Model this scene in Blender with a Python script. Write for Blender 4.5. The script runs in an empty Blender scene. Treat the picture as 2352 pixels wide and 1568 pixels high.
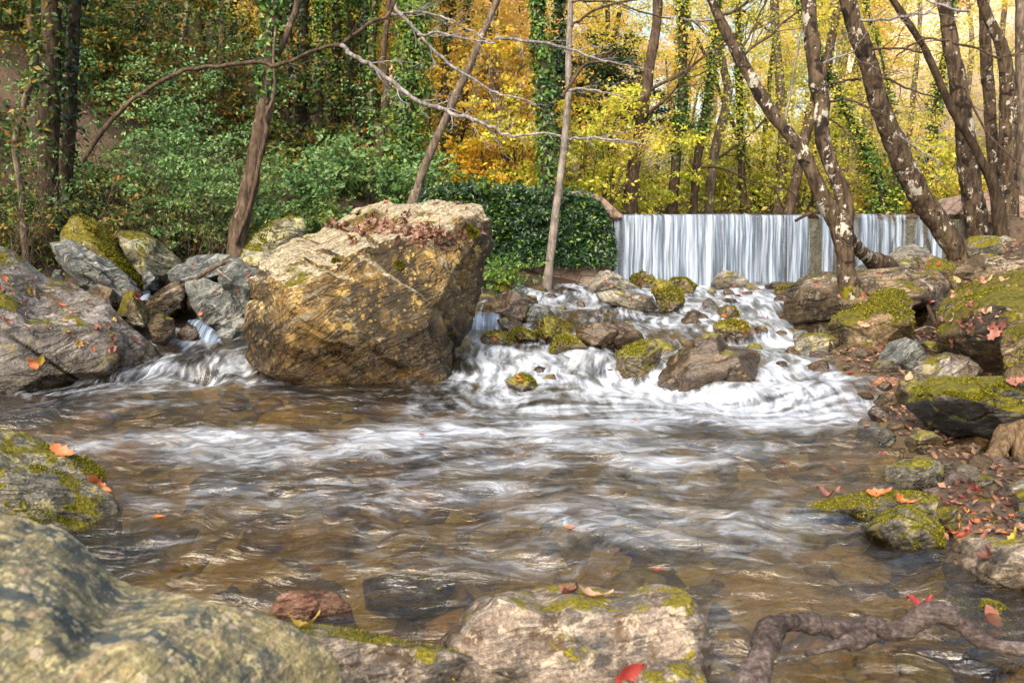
EXPO = 1.5
import bpy, bmesh, math, random
import numpy as np
from mathutils import Vector, Matrix
from mathutils.bvhtree import BVHTree
random.seed(7); RNG = np.random.default_rng(11)
scene = bpy.context.scene
COL = scene.collection
CAMZ = 1.4; F = 1960.0; PITCH = math.atan(294/1960.0)
CP, SP = math.cos(PITCH), math.sin(PITCH)

# ---------- placing helpers: photo measurements (2352 wide) to world points ----------
def ray(u, v):
    a = (u-1176.0)/F; b = (784.0-v)/F
    y = CP + b*SP; z = -SP + b*CP
    return np.array([a/y, 1.0, z/y])
def P(u, v, Y):
    return np.array([0, 0, CAMZ]) + ray(u, v)*Y
def proj(x, y, z):
    zz = z-CAMZ
    d = y*CP - zz*SP; b = y*SP + zz*CP
    return 1176 + F*x/d, 784 - F*b/d

# ---------- noise ----------
def _h(ix, iy, iz, s):
    n = (ix*374761393 + iy*668265263 + iz*2147483647 + s*974634777) & 0xffffffff
    n = ((n ^ (n >> 13))*1274126177) & 0x7fffffff
    n = ((n ^ (n >> 16))*1246822519) & 0x7fffffff
    return ((n ^ (n >> 15)) & 0xffffff)/float(0xffffff)
def noise(x, y, z=0.0, s=0):
    x, y, z = np.broadcast_arrays(np.asarray(x, float), np.asarray(y, float), np.asarray(z, float))
    fx, fy, fz = np.floor(x), np.floor(y), np.floor(z)
    ix, iy, iz = fx.astype(np.int64), fy.astype(np.int64), fz.astype(np.int64)
    tx, ty, tz = x-fx, y-fy, z-fz
    tx = tx*tx*tx*(tx*(tx*6-15)+10); ty = ty*ty*ty*(ty*(ty*6-15)+10); tz = tz*tz*tz*(tz*(tz*6-15)+10)
    r = 0
    for dx in (0, 1):
        wx = tx if dx else 1-tx
        for dy in (0, 1):
            wy = ty if dy else 1-ty
            for dz in (0, 1):
                wz = tz if dz else 1-tz
                r = r + _h(ix+dx, iy+dy, iz+dz, s)*wx*wy*wz
    return r*2-1
def fbm(x, y, z=0.0, s=0, o=4, g=.5):
    r = 0; a = 1.0; f = 1.0; t = 0
    for k in range(o):
        r = r + a*noise(np.asarray(x)*f, np.asarray(y)*f, np.asarray(z)*f, s+k*17); t += a; a *= g; f *= 2.03
    return r/t*1.6
def sm(a, b, t):
    t = np.clip((t-a)/(b-a), 0, 1); return t*t*(3-2*t)

# ---------- object helpers ----------
def tag(o, label=None, cat=None, group=None, kind=None):
    if label: o['label'] = label
    if cat: o['category'] = cat
    if group: o['group'] = group
    if kind: o['kind'] = kind
    return o
def empty(name, loc, label=None, cat=None, group=None):
    o = bpy.data.objects.new(name, None); COL.objects.link(o)
    o.location = loc; o.empty_display_size = .1
    return tag(o, label, cat, group)
def raw_mesh(name, V, Fc, mat, smooth=True):
    """V (n,3); Fc (m,k) equal-sized faces"""
    me = bpy.data.meshes.new(name)
    V = np.asarray(V, np.float32); Fc = np.asarray(Fc, np.int32)
    m, k = Fc.shape
    me.vertices.add(len(V)); me.vertices.foreach_set('co', V.ravel())
    me.loops.add(m*k); me.loops.foreach_set('vertex_index', Fc.ravel())
    me.polygons.add(m)
    me.polygons.foreach_set('loop_start', np.arange(0, m*k, k, dtype=np.int32))
    me.polygons.foreach_set('use_smooth', np.full(m, smooth, dtype=bool))
    me.update(calc_edges=True); me.validate()
    if mat: me.materials.append(mat)
    return me
def obj(name, V, Fc, mat, parent=None, smooth=True):
    V = np.asarray(V, float)
    q = parent
    while q is not None: V = V - np.array(q.location); q = q.parent
    o = bpy.data.objects.new(name, raw_mesh(name, V, Fc, mat, smooth)); COL.objects.link(o)
    if parent is not None: o.parent = parent
    return o
def attr(me, name, vals):
    a = me.attributes.new(name, 'FLOAT', 'POINT'); a.data.foreach_set('value', np.asarray(vals, np.float32))

# ---------- node helpers ----------
class NT:
    def __init__(s, name):
        s.m = bpy.data.materials.new(name); s.m.use_nodes = True; s.t = s.m.node_tree; s.t.nodes.clear()
        s.out = s.t.nodes.new('ShaderNodeOutputMaterial')
    def n(s, typ, **kw):
        nd = s.t.nodes.new('ShaderNode'+typ)
        ins = kw.pop('i', {})
        for k, v in kw.items(): setattr(nd, k, v)
        for k, v in ins.items(): s.set(nd.inputs[k], v)
        return nd
    def set(s, sock, v):
        if isinstance(v, bpy.types.NodeSocket): s.t.links.new(v, sock)
        elif isinstance(v, bpy.types.Node): s.t.links.new(v.outputs[0], sock)
        else:
            if isinstance(v, (tuple, list)) and len(v) == 3 and sock.type == 'RGBA': v = (*v, 1)
            sock.default_value = v
    def math(s, op, a, b=0.0, c=0.0, clamp=False):
        nd = s.t.nodes.new('ShaderNodeMath'); nd.operation = op; nd.use_clamp = clamp
        s.set(nd.inputs[0], a); s.set(nd.inputs[1], b); s.set(nd.inputs[2], c); return nd.outputs[0]
    def vscale(s, v, sc):
        nd = s.t.nodes.new('ShaderNodeVectorMath'); nd.operation = 'MULTIPLY'
        s.set(nd.inputs[0], v); nd.inputs[1].default_value = sc if isinstance(sc, tuple) else (sc,)*3; return nd.outputs[0]
    def noise(s, vec, scale, detail=4, rough=.6, dist=0.0):
        nd = s.n('TexNoise', i={'Vector': vec, 'Scale': scale, 'Detail': detail, 'Roughness': rough, 'Distortion': dist}); return nd.outputs[0]
    def ramp(s, f, a, b):
        nd = s.n('MapRange', i={'Value': f, 'From Min': a, 'From Max': b}); nd.interpolation_type = 'SMOOTHSTEP'; return nd.outputs[0]
    def mix(s, f, a, b, mode='MIX'):
        nd = s.t.nodes.new('ShaderNodeMix'); nd.data_type = 'RGBA'; nd.blend_type = mode
        s.set(nd.inputs['Factor'], f); s.set(nd.inputs[6], a); s.set(nd.inputs[7], b); return nd.outputs[2]
    def cramp(s, f, stops):
        nd = s.t.nodes.new('ShaderNodeValToRGB'); s.set(nd.inputs[0], f); e = nd.color_ramp.elements
        while len(e) < len(stops): e.new(.5)
        for k, (p, c) in enumerate(stops): e[k].position = p; e[k].color = (*c, 1)
        return nd.outputs[0]
    def done(s, sh): s.t.links.new(sh.outputs[0] if isinstance(sh, bpy.types.Node) else sh, s.out.inputs[0]); return s.m

# ---------- materials ----------
def leaf_mat(name, cols, rough=.5, trans=.35, spec=.3):
    """cols: colours spread over the leaves; each leaf keeps its own"""
    t = NT(name); g = t.n('NewGeometry')
    oi = t.n('ObjectInfo')
    pos = t.n('TexCoord').outputs['Object']
    big = t.noise(pos, .9, 2, .5)
    r = t.math('ADD', t.math('MULTIPLY', g.outputs['Random Per Island'], .72), t.math('MULTIPLY', t.math('SUBTRACT', big, .36), 1.0), clamp=True)
    r = t.math('ADD', r, t.math('MULTIPLY', t.math('SUBTRACT', oi.outputs['Random'], .5), .22), clamp=True)
    st = [(k/(len(cols)-1)*.96+.02, c) for k, c in enumerate(cols)]
    c = t.cramp(r, st)
    c = t.mix(.3, c, t.mix(g.outputs['Random Per Island'], (.4, .4, .4), (1, 1, 1)), 'MULTIPLY')
    p = t.n('BsdfPrincipled', i={'Base Color': c, 'Roughness': rough, 'Specular IOR Level': spec})
    tr = t.n('BsdfTranslucent', i={'Color': t.mix(.25, c, (.9, .75, .15), 'MULTIPLY')})
    mx = t.n('MixShader', i={0: trans, 1: p.outputs[0], 2: tr.outputs[0]})
    return t.done(mx)

def bark_mat(name, c1, c2, lichen=None, lam=.0, moss=0.0, scale=1.0, big=False):
    t = NT(name); g = t.n('NewGeometry'); pos = g.outputs['Position']
    st = t.vscale(pos, (9*scale, 9*scale, 1.6*scale))
    n1 = t.noise(st, 3, 5, .7, .4); n2 = t.noise(pos, 4*scale, 4, .65)
    c = t.mix(t.ramp(n1, .38, .62), c1, c2)
    c = t.mix(t.ramp(n2, .35, .7), c, t.mix(.5, c, c1, 'MULTIPLY'))
    if lichen:
        l = t.noise(t.vscale(pos, (1, 1, .6)), 9*scale, 5, .72)
        c = t.mix(t.ramp(l, .62-lam, .66-lam), c, lichen)
        if big: c = t.mix(t.ramp(t.noise(pos, 3.2, 5, .75), .60, .63), c, t.mix(n2, (.22, .20, .16), (.50, .46, .40)))
        k = t.noise(t.vscale(pos, (1, 1, 1.3)), 6*scale, 3, .6, .5)
        c = t.mix(t.math('MULTIPLY', t.ramp(k, .57, .62), 1.0 if big else .25), c, (.02, .015, .012))
    if moss:
        mz = t.math('SUBTRACT', moss, t.n('SeparateXYZ', i={0: pos}).outputs[2])
        mm = t.math('ADD', mz, t.math('MULTIPLY', t.math('SUBTRACT', t.noise(pos, 7, 4, .7), .5), 1.8))
        c = t.mix(t.ramp(mm, 0.0, .25), c, t.mix(t.noise(pos, 40, 3, .7), (.05, .06, .004), (.30, .24, .02)))
    b = t.n('Bump', i={'Height': t.math('ADD', n1, t.math('MULTIPLY', n2, .5)), 'Strength': .8, 'Distance': .02})
    return t.done(t.n('BsdfPrincipled', i={'Base Color': c, 'Roughness': .9, 'Normal': b.outputs[0], 'Specular IOR Level': .15}))

def rock_mat(name, c1, c2, c3=None, lichen=None, lam=0.0, moss=0.0, mosscol=((.04, .045, .003), (.27, .22, .012)), wet=None, strata=(.5, .2, 1), scale=1.0,
             rough=.75, spots=None, wetcol=.35, crack=.6, dark=None, top=None, lsc=1.0, ssc=1.0):
    t = NT(name); g = t.n('NewGeometry'); pos = g.outputs['Position']
    warp = t.n('VectorMath', operation='ADD'); t.set(warp.inputs[0], pos)
    nz = t.n('TexNoise', i={'Vector': pos, 'Scale': 3.0*scale, 'Detail': 3.0})
    sc = t.n('VectorMath', operation='SCALE'); t.set(sc.inputs[0], nz.outputs['Color']); sc.inputs['Scale'].default_value = .12/scale
    t.set(warp.inputs[1], sc.outputs[0]); wp = warp.outputs[0]
    rot = t.n('VectorRotate', rotation_type='EULER_XYZ'); t.set(rot.inputs[0], wp); rot.inputs['Rotation'].default_value = strata
    sv = t.vscale(rot.outputs[0], (2.2, 2.2, 11))
    a = t.noise(wp, 2.3*scale, 6, .68); b = t.noise(sv, 1.6*scale, 5, .7); f = t.noise(pos, 38*scale, 5, .75)
    c = t.mix(t.ramp(a, .36, .64), c1, c2)
    if c3: c = t.mix(t.ramp(b, .48, .68), c, c3)
    c = t.mix(t.math('MULTIPLY', t.ramp(f, .38, .62), .75), c, t.mix(1.0, c, (.36, .33, .3), 'MULTIPLY'))
    f2 = t.noise(wp, 13*scale, 6, .8)
    c = t.mix(t.math('MULTIPLY', t.ramp(f2, .5, .6), .6), c, t.mix(1.0, c, (1.45, 1.38, 1.25), 'MULTIPLY'))
    if dark:
        dk = t.noise(t.vscale(wp, (1, 1, .35)), 2.6*scale, 5, .7)
        c = t.mix(t.ramp(dk, .49, .60), c, dark)
    if lichen:
        l = t.noise(wp, 5.5*scale*lsc, 7, .78)
        c = t.mix(t.math('MULTIPLY', t.ramp(l, .56-lam, .61-lam), .8), c, lichen)
    if spots:
        vo = t.n('TexVoronoi', i={'Vector': wp, 'Scale': 16*scale*ssc, 'Randomness': 1.0})
        rnd = t.n('SeparateColor', i={0: vo.outputs['Color']})
        lim = t.math('MULTIPLY', t.math('SUBTRACT', rnd.outputs[0], .45, clamp=True), .85)
        sp = t.math('SUBTRACT', lim, vo.outputs['Distance'])
        c = t.mix(t.math('MULTIPLY', t.ramp(sp, -.02, .05), .7), c, t.mix(t.ramp(f, .3, .7), spots, tuple(x*.75 for x in spots)))
    cr = t.noise(sv, .9*scale, 4, .6, .6)
    ck = t.math('SUBTRACT', 1.0, t.ramp(t.math('ABSOLUTE', t.math('SUBTRACT', cr, .5)), 0.0, .03))
    c = t.mix(t.math('MULTIPLY', ck, crack), c, (.03, .022, .015))
    h = t.math('ADD', t.math('ADD', t.math('MULTIPLY', a, .8), t.math('MULTIPLY', b, .7)), t.math('SUBTRACT', t.math('MULTIPLY', f, .28), t.math('MULTIPLY', ck, .35*crack)))
    ro = rough
    sep = t.n('SeparateXYZ', i={0: pos})
    if wet is not None:
        w = t.ramp(t.math('ADD', sep.outputs[2], t.math('MULTIPLY', t.math('SUBTRACT', a, .5), -.5)), wet+.12, wet-.06)
        c = t.mix(t.math('MULTIPLY', w, 1.0), c, t.mix(1.0, c, (wetcol, wetcol*.93, wetcol*.8), 'MULTIPLY'))
        ro = t.mix(w, (rough,)*3, (.22,)*3)
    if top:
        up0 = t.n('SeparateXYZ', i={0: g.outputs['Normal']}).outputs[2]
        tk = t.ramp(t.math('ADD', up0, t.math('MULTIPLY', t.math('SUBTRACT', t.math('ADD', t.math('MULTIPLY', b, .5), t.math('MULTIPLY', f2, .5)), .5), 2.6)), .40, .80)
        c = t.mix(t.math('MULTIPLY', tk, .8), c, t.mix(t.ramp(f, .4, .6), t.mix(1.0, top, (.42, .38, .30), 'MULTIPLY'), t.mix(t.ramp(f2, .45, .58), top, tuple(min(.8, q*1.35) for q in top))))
    if moss:
        up = t.n('SeparateXYZ', i={0: g.outputs['Normal']}).outputs[2]
        m1 = t.noise(wp, 2.0*scale, 4, .7)
        mk = t.ramp(t.math('ADD', t.math('MULTIPLY', up, .24), t.math('SUBTRACT', m1, 1.0-moss)), .0, .07)
        mc = t.mix(t.ramp(t.noise(pos, 26*scale, 4, .8), .3, .7), mosscol[0], mosscol[1])
        c = t.mix(mk, c, mc)
        h = t.math('ADD', h, t.math('MULTIPLY', mk, t.math('MULTIPLY', t.noise(pos, 90, 3, .8), .5)))
        if wet is not None: ro = t.mix(mk, ro, (.95,)*3)
    bp = t.n('Bump', i={'Height': h, 'Strength': 1.0 if (wet or 0) < 1 else .6, 'Distance': .06/scale})
    return t.done(t.n('BsdfPrincipled', i={'Base Color': c, 'Roughness': ro, 'Normal': bp.outputs[0], 'Specular IOR Level': .35 if (wet or 0) < 1 else .8}))

M = {}
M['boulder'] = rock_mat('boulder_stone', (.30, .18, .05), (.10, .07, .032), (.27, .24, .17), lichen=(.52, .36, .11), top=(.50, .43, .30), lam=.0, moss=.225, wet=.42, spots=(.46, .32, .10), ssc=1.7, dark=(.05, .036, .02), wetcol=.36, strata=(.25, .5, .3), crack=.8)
M['grey'] = rock_mat('grey_slab_stone', (.33, .30, .27), (.15, .135, .12), (.48, .43, .39), lichen=(.36, .30, .14), lam=-.01, moss=.30, wet=.16, dark=(.11, .08, .05), strata=(.3, .55, .2), wetcol=.5)
M['bluegrey'] = rock_mat('blue_grey_stone', (.22, .23, .21), (.085, .10, .10), (.40, .39, .35), lichen=(.42, .38, .28), lam=-.06, wet=.1, strata=(.9, .5, .2), crack=.7)
M['mossy'] = rock_mat('mossy_stone', (.27, .19, .10), (.13, .095, .055), (.36, .27, .16), lichen=(.46, .42, .28), lam=0.0, moss=.44, wet=.1, dark=(.05, .04, .03))
M['lichen'] = rock_mat('lichen_stone', (.34, .33, .24), (.24, .22, .14), (.5, .48, .38), lichen=(.52, .48, .24), lam=.05, moss=.40)
M['brown'] = rock_mat('brown_bank_stone', (.30, .22, .13), (.17, .12, .07), (.45, .37, .27), lichen=(.48, .44, .36), lam=0.0, moss=.28, wet=.62, strata=(.1, .25, .2), dark=(.09, .065, .035), crack=.8)
M['wet'] = rock_mat('wet_river_stone', (.11, .068, .03), (.045, .03, .018), (.19, .13, .07), lichen=(.34, .28, .18), lam=-.06, moss=.22, wet=2.0, wetcol=.85, rough=.3)
M['wetmoss'] = rock_mat('wet_mossy_stone', (.15, .11, .055), (.08, .065, .04), (.20, .16, .10), moss=.40, wet=2.0, wetcol=.85, rough=.3)
M['pale'] = rock_mat('pale_river_stone', (.40, .37, .30), (.28, .25, .2), (.52, .49, .42), lichen=(.55, .5, .35), lam=0.0, moss=.27, wet=.44)
M['fg'] = rock_mat('foreground_lichen_stone', (.40, .33, .15), (.13, .145, .11), (.52, .38, .23), lichen=(.64, .54, .26), lam=.02, spots=(.62, .50, .36), dark=(.07, .085, .08), scale=3.0, strata=(.2, .75, .1), crack=.3, lsc=1.6)
M['near'] = rock_mat('near_stream_stone', (.36, .28, .21), (.12, .11, .10), (.50, .42, .34), lichen=(.52, .42, .30), lam=.02, moss=.28, wet=.06, scale=3.0, dark=(.11, .07, .04), crack=.4, mosscol=((.06, .055, .004), (.34, .27, .018)))
M['nearmoss'] = rock_mat('near_mossy_stone', (.23, .21, .165), (.12, .12, .10), (.36, .32, .24), lichen=(.42, .36, .15), lam=.02, moss=.37, wet=.03, scale=2.0)
M['red'] = rock_mat('reddish_stone', (.40, .20, .12), (.28, .13, .08), (.5, .3, .2), lichen=(.5, .32, .2), lam=.0, scale=3, wet=.0)
M['overhang'] = rock_mat('mossy_overhang_stone', (.09, .085, .08), (.05, .05, .05), (.16, .15, .14), moss=.52, wet=.1, strata=(0, .1, 0), mosscol=((.06, .065, .004), (.30, .25, .015)))

M['mossbright'] = rock_mat('thick_moss_stone', (.24, .20, .12), (.14, .11, .07), lichen=(.5, .46, .32), lam=.03, moss=.50, mosscol=((.06, .06, .004), (.34, .28, .02)))
M['bark_lichen'] = bark_mat('lichened_bark', (.045, .03, .02), (.135, .095, .06), lichen=(.46, .41, .33), lam=.035, moss=.75, scale=1.0, big=True)
M['bark_dark'] = bark_mat('dark_bark', (.035, .024, .016), (.095, .066, .042), lichen=(.35, .32, .22), lam=-.02, scale=1.0)
M['bark_red'] = bark_mat('red_brown_bark', (.055, .038, .026), (.155, .108, .075), lichen=(.28, .22, .16), lam=.0)
M['bark_grey'] = bark_mat('grey_bark', (.10, .075, .055), (.23, .18, .135), lichen=(.42, .38, .3), lam=.0)
M['bark_pale'] = bark_mat('pale_bark', (.20, .165, .135), (.34, .29, .25), lichen=(.44, .4, .35), lam=.0)
M['twig'] = bark_mat('pale_twig_bark', (.16, .14, .13), (.38, .35, .33))
M['twig_dark'] = bark_mat('dark_twig_bark', (.05, .035, .025), (.13, .09, .06))
def root_mat():
    t = NT('weathered_root_wood'); pos = t.n('NewGeometry').outputs['Position']
    a = t.noise(pos, 7, 6, .75); b = t.noise(t.vscale(pos, (8, 30, 60)), 1.6, 5, .7, .8); f = t.noise(pos, 70, 4, .8)
    c = t.cramp(t.math('ADD', t.math('MULTIPLY', a, .6), t.math('MULTIPLY', b, .4)), [(.36, (.04, .028, .024)), (.5, (.12, .09, .08)), (.62, (.24, .19, .17)), (.75, (.34, .26, .22))])
    c = t.mix(t.ramp(f, .4, .6), t.mix(1.0, c, (.5, .48, .46), 'MULTIPLY'), c)
    bp = t.n('Bump', i={'Height': t.math('ADD', b, t.math('MULTIPLY', f, .5)), 'Strength': 1.0, 'Distance': .012})
    return t.done(t.n('BsdfPrincipled', i={'Base Color': c, 'Roughness': .85, 'Normal': bp.outputs[0], 'Specular IOR Level': .2}))
M['root'] = root_mat()

YG = [(.22, .33, .04), (.42, .50, .05), (.62, .62, .07), (.78, .68, .10), (.85, .64, .12)]
M['lf_yellow'] = leaf_mat('yellow_green_leaves', YG, trans=.42)
M['lf_gold'] = leaf_mat('golden_leaves', [(.42, .52, .05), (.66, .66, .09), (.84, .72, .14), (.88, .60, .12), (.84, .46, .12)], trans=.45)
M['lf_orange'] = leaf_mat('orange_leaves', [(.55, .50, .03), (.84, .66, .05), (.90, .56, .06), (.88, .44, .10), (.66, .34, .16)], trans=.45)
M['lf_green'] = leaf_mat('green_ivy_leaves', [(.018, .05, .014), (.04, .11, .02), (.08, .19, .03), (.16, .27, .03), (.30, .33, .03)], rough=.35, trans=.25, spec=.5)
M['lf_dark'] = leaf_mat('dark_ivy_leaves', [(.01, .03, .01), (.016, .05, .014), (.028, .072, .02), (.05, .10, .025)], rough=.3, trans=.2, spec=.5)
M['lf_teal'] = leaf_mat('bramble_leaves', [(.05, .12, .03), (.10, .23, .06), (.18, .33, .10), (.28, .43, .15), (.42, .38, .05)], rough=.4, trans=.3, spec=.5)
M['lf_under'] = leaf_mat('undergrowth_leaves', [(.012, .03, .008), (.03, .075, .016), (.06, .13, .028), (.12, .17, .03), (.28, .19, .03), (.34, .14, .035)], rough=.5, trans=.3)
M['lf_brown'] = leaf_mat('brown_litter_leaves', [(.05, .028, .018), (.12, .06, .035), (.22, .12, .07), (.34, .20, .12), (.36, .16, .05)], rough=.6, trans=.1)
M['lf_hill'] = leaf_mat('hillside_leaves', [(.50, .52, .10), (.75, .62, .12), (.88, .64, .16), (.88, .52, .2), (.85, .55, .4)], trans=.45)
def flat_leaf(name, c, c2):
    t = NT(name); pos = t.n('TexCoord').outputs['Object']
    cc = t.mix(t.ramp(t.noise(pos, 40, 3, .7), .35, .65), c, c2)
    p = t.n('BsdfPrincipled', i={'Base Color': cc, 'Roughness': .5}); tr = t.n('BsdfTranslucent', i={'Color': cc})
    return t.done(t.n('MixShader', i={0: .2, 1: p.outputs[0], 2: tr.outputs[0]}))
M['l_orange'] = flat_leaf('orange_leaf', (.62, .20, .06), (.42, .12, .04))
M['l_brown'] = flat_leaf('brown_leaf', (.22, .085, .055), (.12, .05, .035))
M['l_tan'] = flat_leaf('tan_leaf', (.58, .36, .22), (.42, .24, .14))
M['l_red'] = flat_leaf('red_leaf', (.42, .06, .045), (.25, .035, .03))
M['l_yellow'] = flat_leaf('yellow_leaf', (.52, .38, .05), (.38, .22, .03))
M['l_pink'] = flat_leaf('pinkish_leaf', (.40, .17, .12), (.24, .09, .07))
def moss_mat():
    t = NT('moss_tufts'); g = t.n('NewGeometry')
    c = t.cramp(g.outputs['Random Per Island'], [(0, (.03, .04, .003)), (.45, (.09, .09, .005)), (.8, (.20, .17, .01)), (1, (.34, .27, .02))])
    return t.done(t.n('BsdfPrincipled', i={'Base Color': c, 'Roughness': .8, 'Specular IOR Level': .2}))
M['moss'] = moss_mat()
# ---------- river profile and terrain ----------
def zw(x, y):
    x = np.asarray(x, float); y = np.asarray(y, float)
    w = noise(x*.9, y*.35, 0, 3)*.28 + noise(x*2.6, y*.8, 0, 4)*.09
    yy = y + w*sm(5, 7, y)
    s1 = 7.05 - 1.15*sm(.9, 2.0, x)
    z = .09*sm(s1, s1+.5, yy) + .065*sm(8.05, 8.5, yy) + .055*sm(9.3, 9.7, yy) + .04*sm(10.5, 10.9, yy) + .17*np.clip((yy-s1)/4.2, 0, 1)
    return z
_xl = np.array([(0, -1.4), (1, -1.5), (4, -2.8), (6.0, -4.9), (7.7, -4.8), (8.3, -3.5), (8.8, -3.1), (9.6, -1.2), (10.5, -.4), (11.3, .4), (12, 1.2)])
_xr = np.array([(0, 1.9), (2.7, 1.95), (3.4, 1.85), (4.5, 2.15), (5.5, 2.45), (6.5, 2.65), (7.5, 2.75), (8.5, 2.8), (10, 3.3), (11, 4.4), (12, 6.4)])
def terr(x, y):
    x = np.asarray(x, float); y = np.asarray(y, float)
    xl = np.interp(y, _xl[:, 0], _xl[:, 1]); xr = np.interp(y, _xr[:, 0], _xr[:, 1])
    wz = zw(x, np.minimum(y, 12))
    d = np.maximum(xl-x, x-xr) + .18*noise(x*1.3, y*1.3, 0, 9)
    bed = wz - .26 + .10*fbm(x*1.6, y*1.6, 0, 21, 3) + .03*fbm(x*7, y*7, 0, 25, 3)
    rf = np.where(x > 1, .07+.20*sm(7.6, 10.2, y)+.06*sm(3.5, 2.5, y), .13)
    bank = wz + rf*np.minimum(np.maximum(d, 0), 2.6) + .03
    lo = bed + (bank-bed)*sm(-.35, .18, d)
    # behind the weir line
    pool = 1.05 + .34*np.maximum(sm(.1, 1.2, 1.6-x), np.maximum(sm(-.2, 1.0, x-6.4), sm(16.5, 18.5, y)))
    up = pool + .02*np.maximum(y-18, 0)
    z = lo + (np.maximum(up, lo)-lo)*sm(11.95, 12.35, y)
    # left hillside
    hl = np.maximum(-(x+5.2) + .55*np.clip(y-10.2, 0, 2.8) - .09*np.maximum(y-13, 0), 0)
    hl = hl*sm(6.0, 10.0, y)
    z = z + .16*np.clip(y-10.2, 0, 6)*sm(-1.0, -3.0, x)
    hl = np.sqrt(hl*hl+.3)-.548
    z = z + np.minimum(hl, 30)*.66
    # right rise
    hr = np.maximum(x-8.0-.12*np.maximum(y-12, 0), 0); z = z + .35*(np.sqrt(hr*hr+.3)-.548)
    # far hillside
    yf = y - 26 + 3*noise(x*.06, .3, 0, 5)
    sky = 1 - .22*np.exp(-((x/np.maximum(y, 1)-.14)/.22)**2)
    hf = np.maximum(yf, 0)*.42*sky
    z = z + np.where(y > 20, hf, 0)
    z = z + .16*fbm(x*.5, y*.5, 0, 31, 4)*sm(0.1, 1.5, d)
    q = x/np.maximum(y, 1); cap = CAMZ + np.maximum(y, 4)*(.09 + .5*sm(.14, .45, abs(q-.15)))
    z = np.where(y > 24, np.minimum(z, cap), z)
    return z
def tz(x, y): return float(terr(x, y))
def hit(u, v, fun=None, y0=1.2, y1=60):
    d = ray(u, v); Y = np.arange(y0, y1, .01)
    zz = CAMZ + d[2]*Y; g = (fun or (lambda a, b: np.maximum(zw(a, b), terr(a, b))))(d[0]*Y, Y)
    k = np.argmax(zz < g)
    return P(u, v, Y[k] if zz[k] < g[k] else y1)

def fan(y0, y1, ny, t, nx, rev=False):
    ys = y0*(y1/y0)**np.linspace(0, 1, ny); ts = np.linspace(-t, t, nx)
    return ys, ts
def gridfaces(ny, nx):
    a = np.arange(ny*nx).reshape(ny, nx)
    return np.stack([a[:-1, :-1], a[:-1, 1:], a[1:, 1:], a[1:, :-1]], -1).reshape(-1, 4)

# terrain sheet
ny, nx = 560, 460
ys, ts = fan(.5, 130, ny, 1.25, nx)
Y = np.repeat(ys[:, None], nx, 1); X = ts[None, :]*(Y+1.5)
Z = terr(X, Y)
t = NT('ground_soil'); g = t.n('NewGeometry'); pos = g.outputs['Position']
bedA = t.n('Attribute', attribute_name='bed').outputs['Fac']
n1 = t.noise(pos, 1.3, 5, .65); n2 = t.noise(pos, 14, 5, .75)
cl = t.cramp(t.math('ADD', t.math('MULTIPLY', n1, .5), t.math('MULTIPLY', n2, .5)), [(.3, (.02, .014, .009)), (.45, (.06, .04, .024)), (.56, (.10, .065, .038)), (.72, (.20, .13, .08))])
farc = t.cramp(t.noise(pos, .35, 6, .75), [(.35, (.42, .30, .16)), (.5, (.62, .46, .32)), (.62, (.70, .56, .44)), (.75, (.55, .50, .18))])
sx = t.n('SeparateXYZ', i={0: pos})
cl = t.mix(t.math('MULTIPLY', t.ramp(sx.outputs[1], 24, 36), t.ramp(t.math('DIVIDE', sx.outputs[0], sx.outputs[1]), -.35, -.1)), cl, farc)
vo = t.n('TexVoronoi', i={'Vector': pos, 'Scale': 7.0})
vc = t.n('SeparateColor', i={0: vo.outputs['Color']}).outputs[0]
cb = t.cramp(t.math('ADD', t.math('MULTIPLY', vc, .55), t.math('MULTIPLY', n2, .45)), [(.2, (.05, .03, .008)), (.4, (.16, .10, .03)), (.6, (.32, .20, .065)), (.8, (.40, .30, .14))])
c = t.mix(bedA, cl, cb)
bp = t.n('Bump', i={'Height': t.math('ADD', n2, n1), 'Strength': .8, 'Distance': .05})
M['ground'] = t.done(t.n('BsdfPrincipled', i={'Base Color': c, 'Roughness': .85, 'Normal': bp.outputs[0]}))
o = obj('ground', np.stack([X, Y, Z], -1).reshape(-1, 3), gridfaces(ny, nx), M['ground'])
attr(o.data, 'bed', (sm(.06, -.06, Z - zw(X, np.minimum(Y, 12)))*(Y < 12.1)).ravel())
tag(o, kind='structure')

ROCKS = []   # (x, y, rx, ry) footprints, for foam around them
BV = []      # (verts, faces) of everything a fallen leaf can land on
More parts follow.
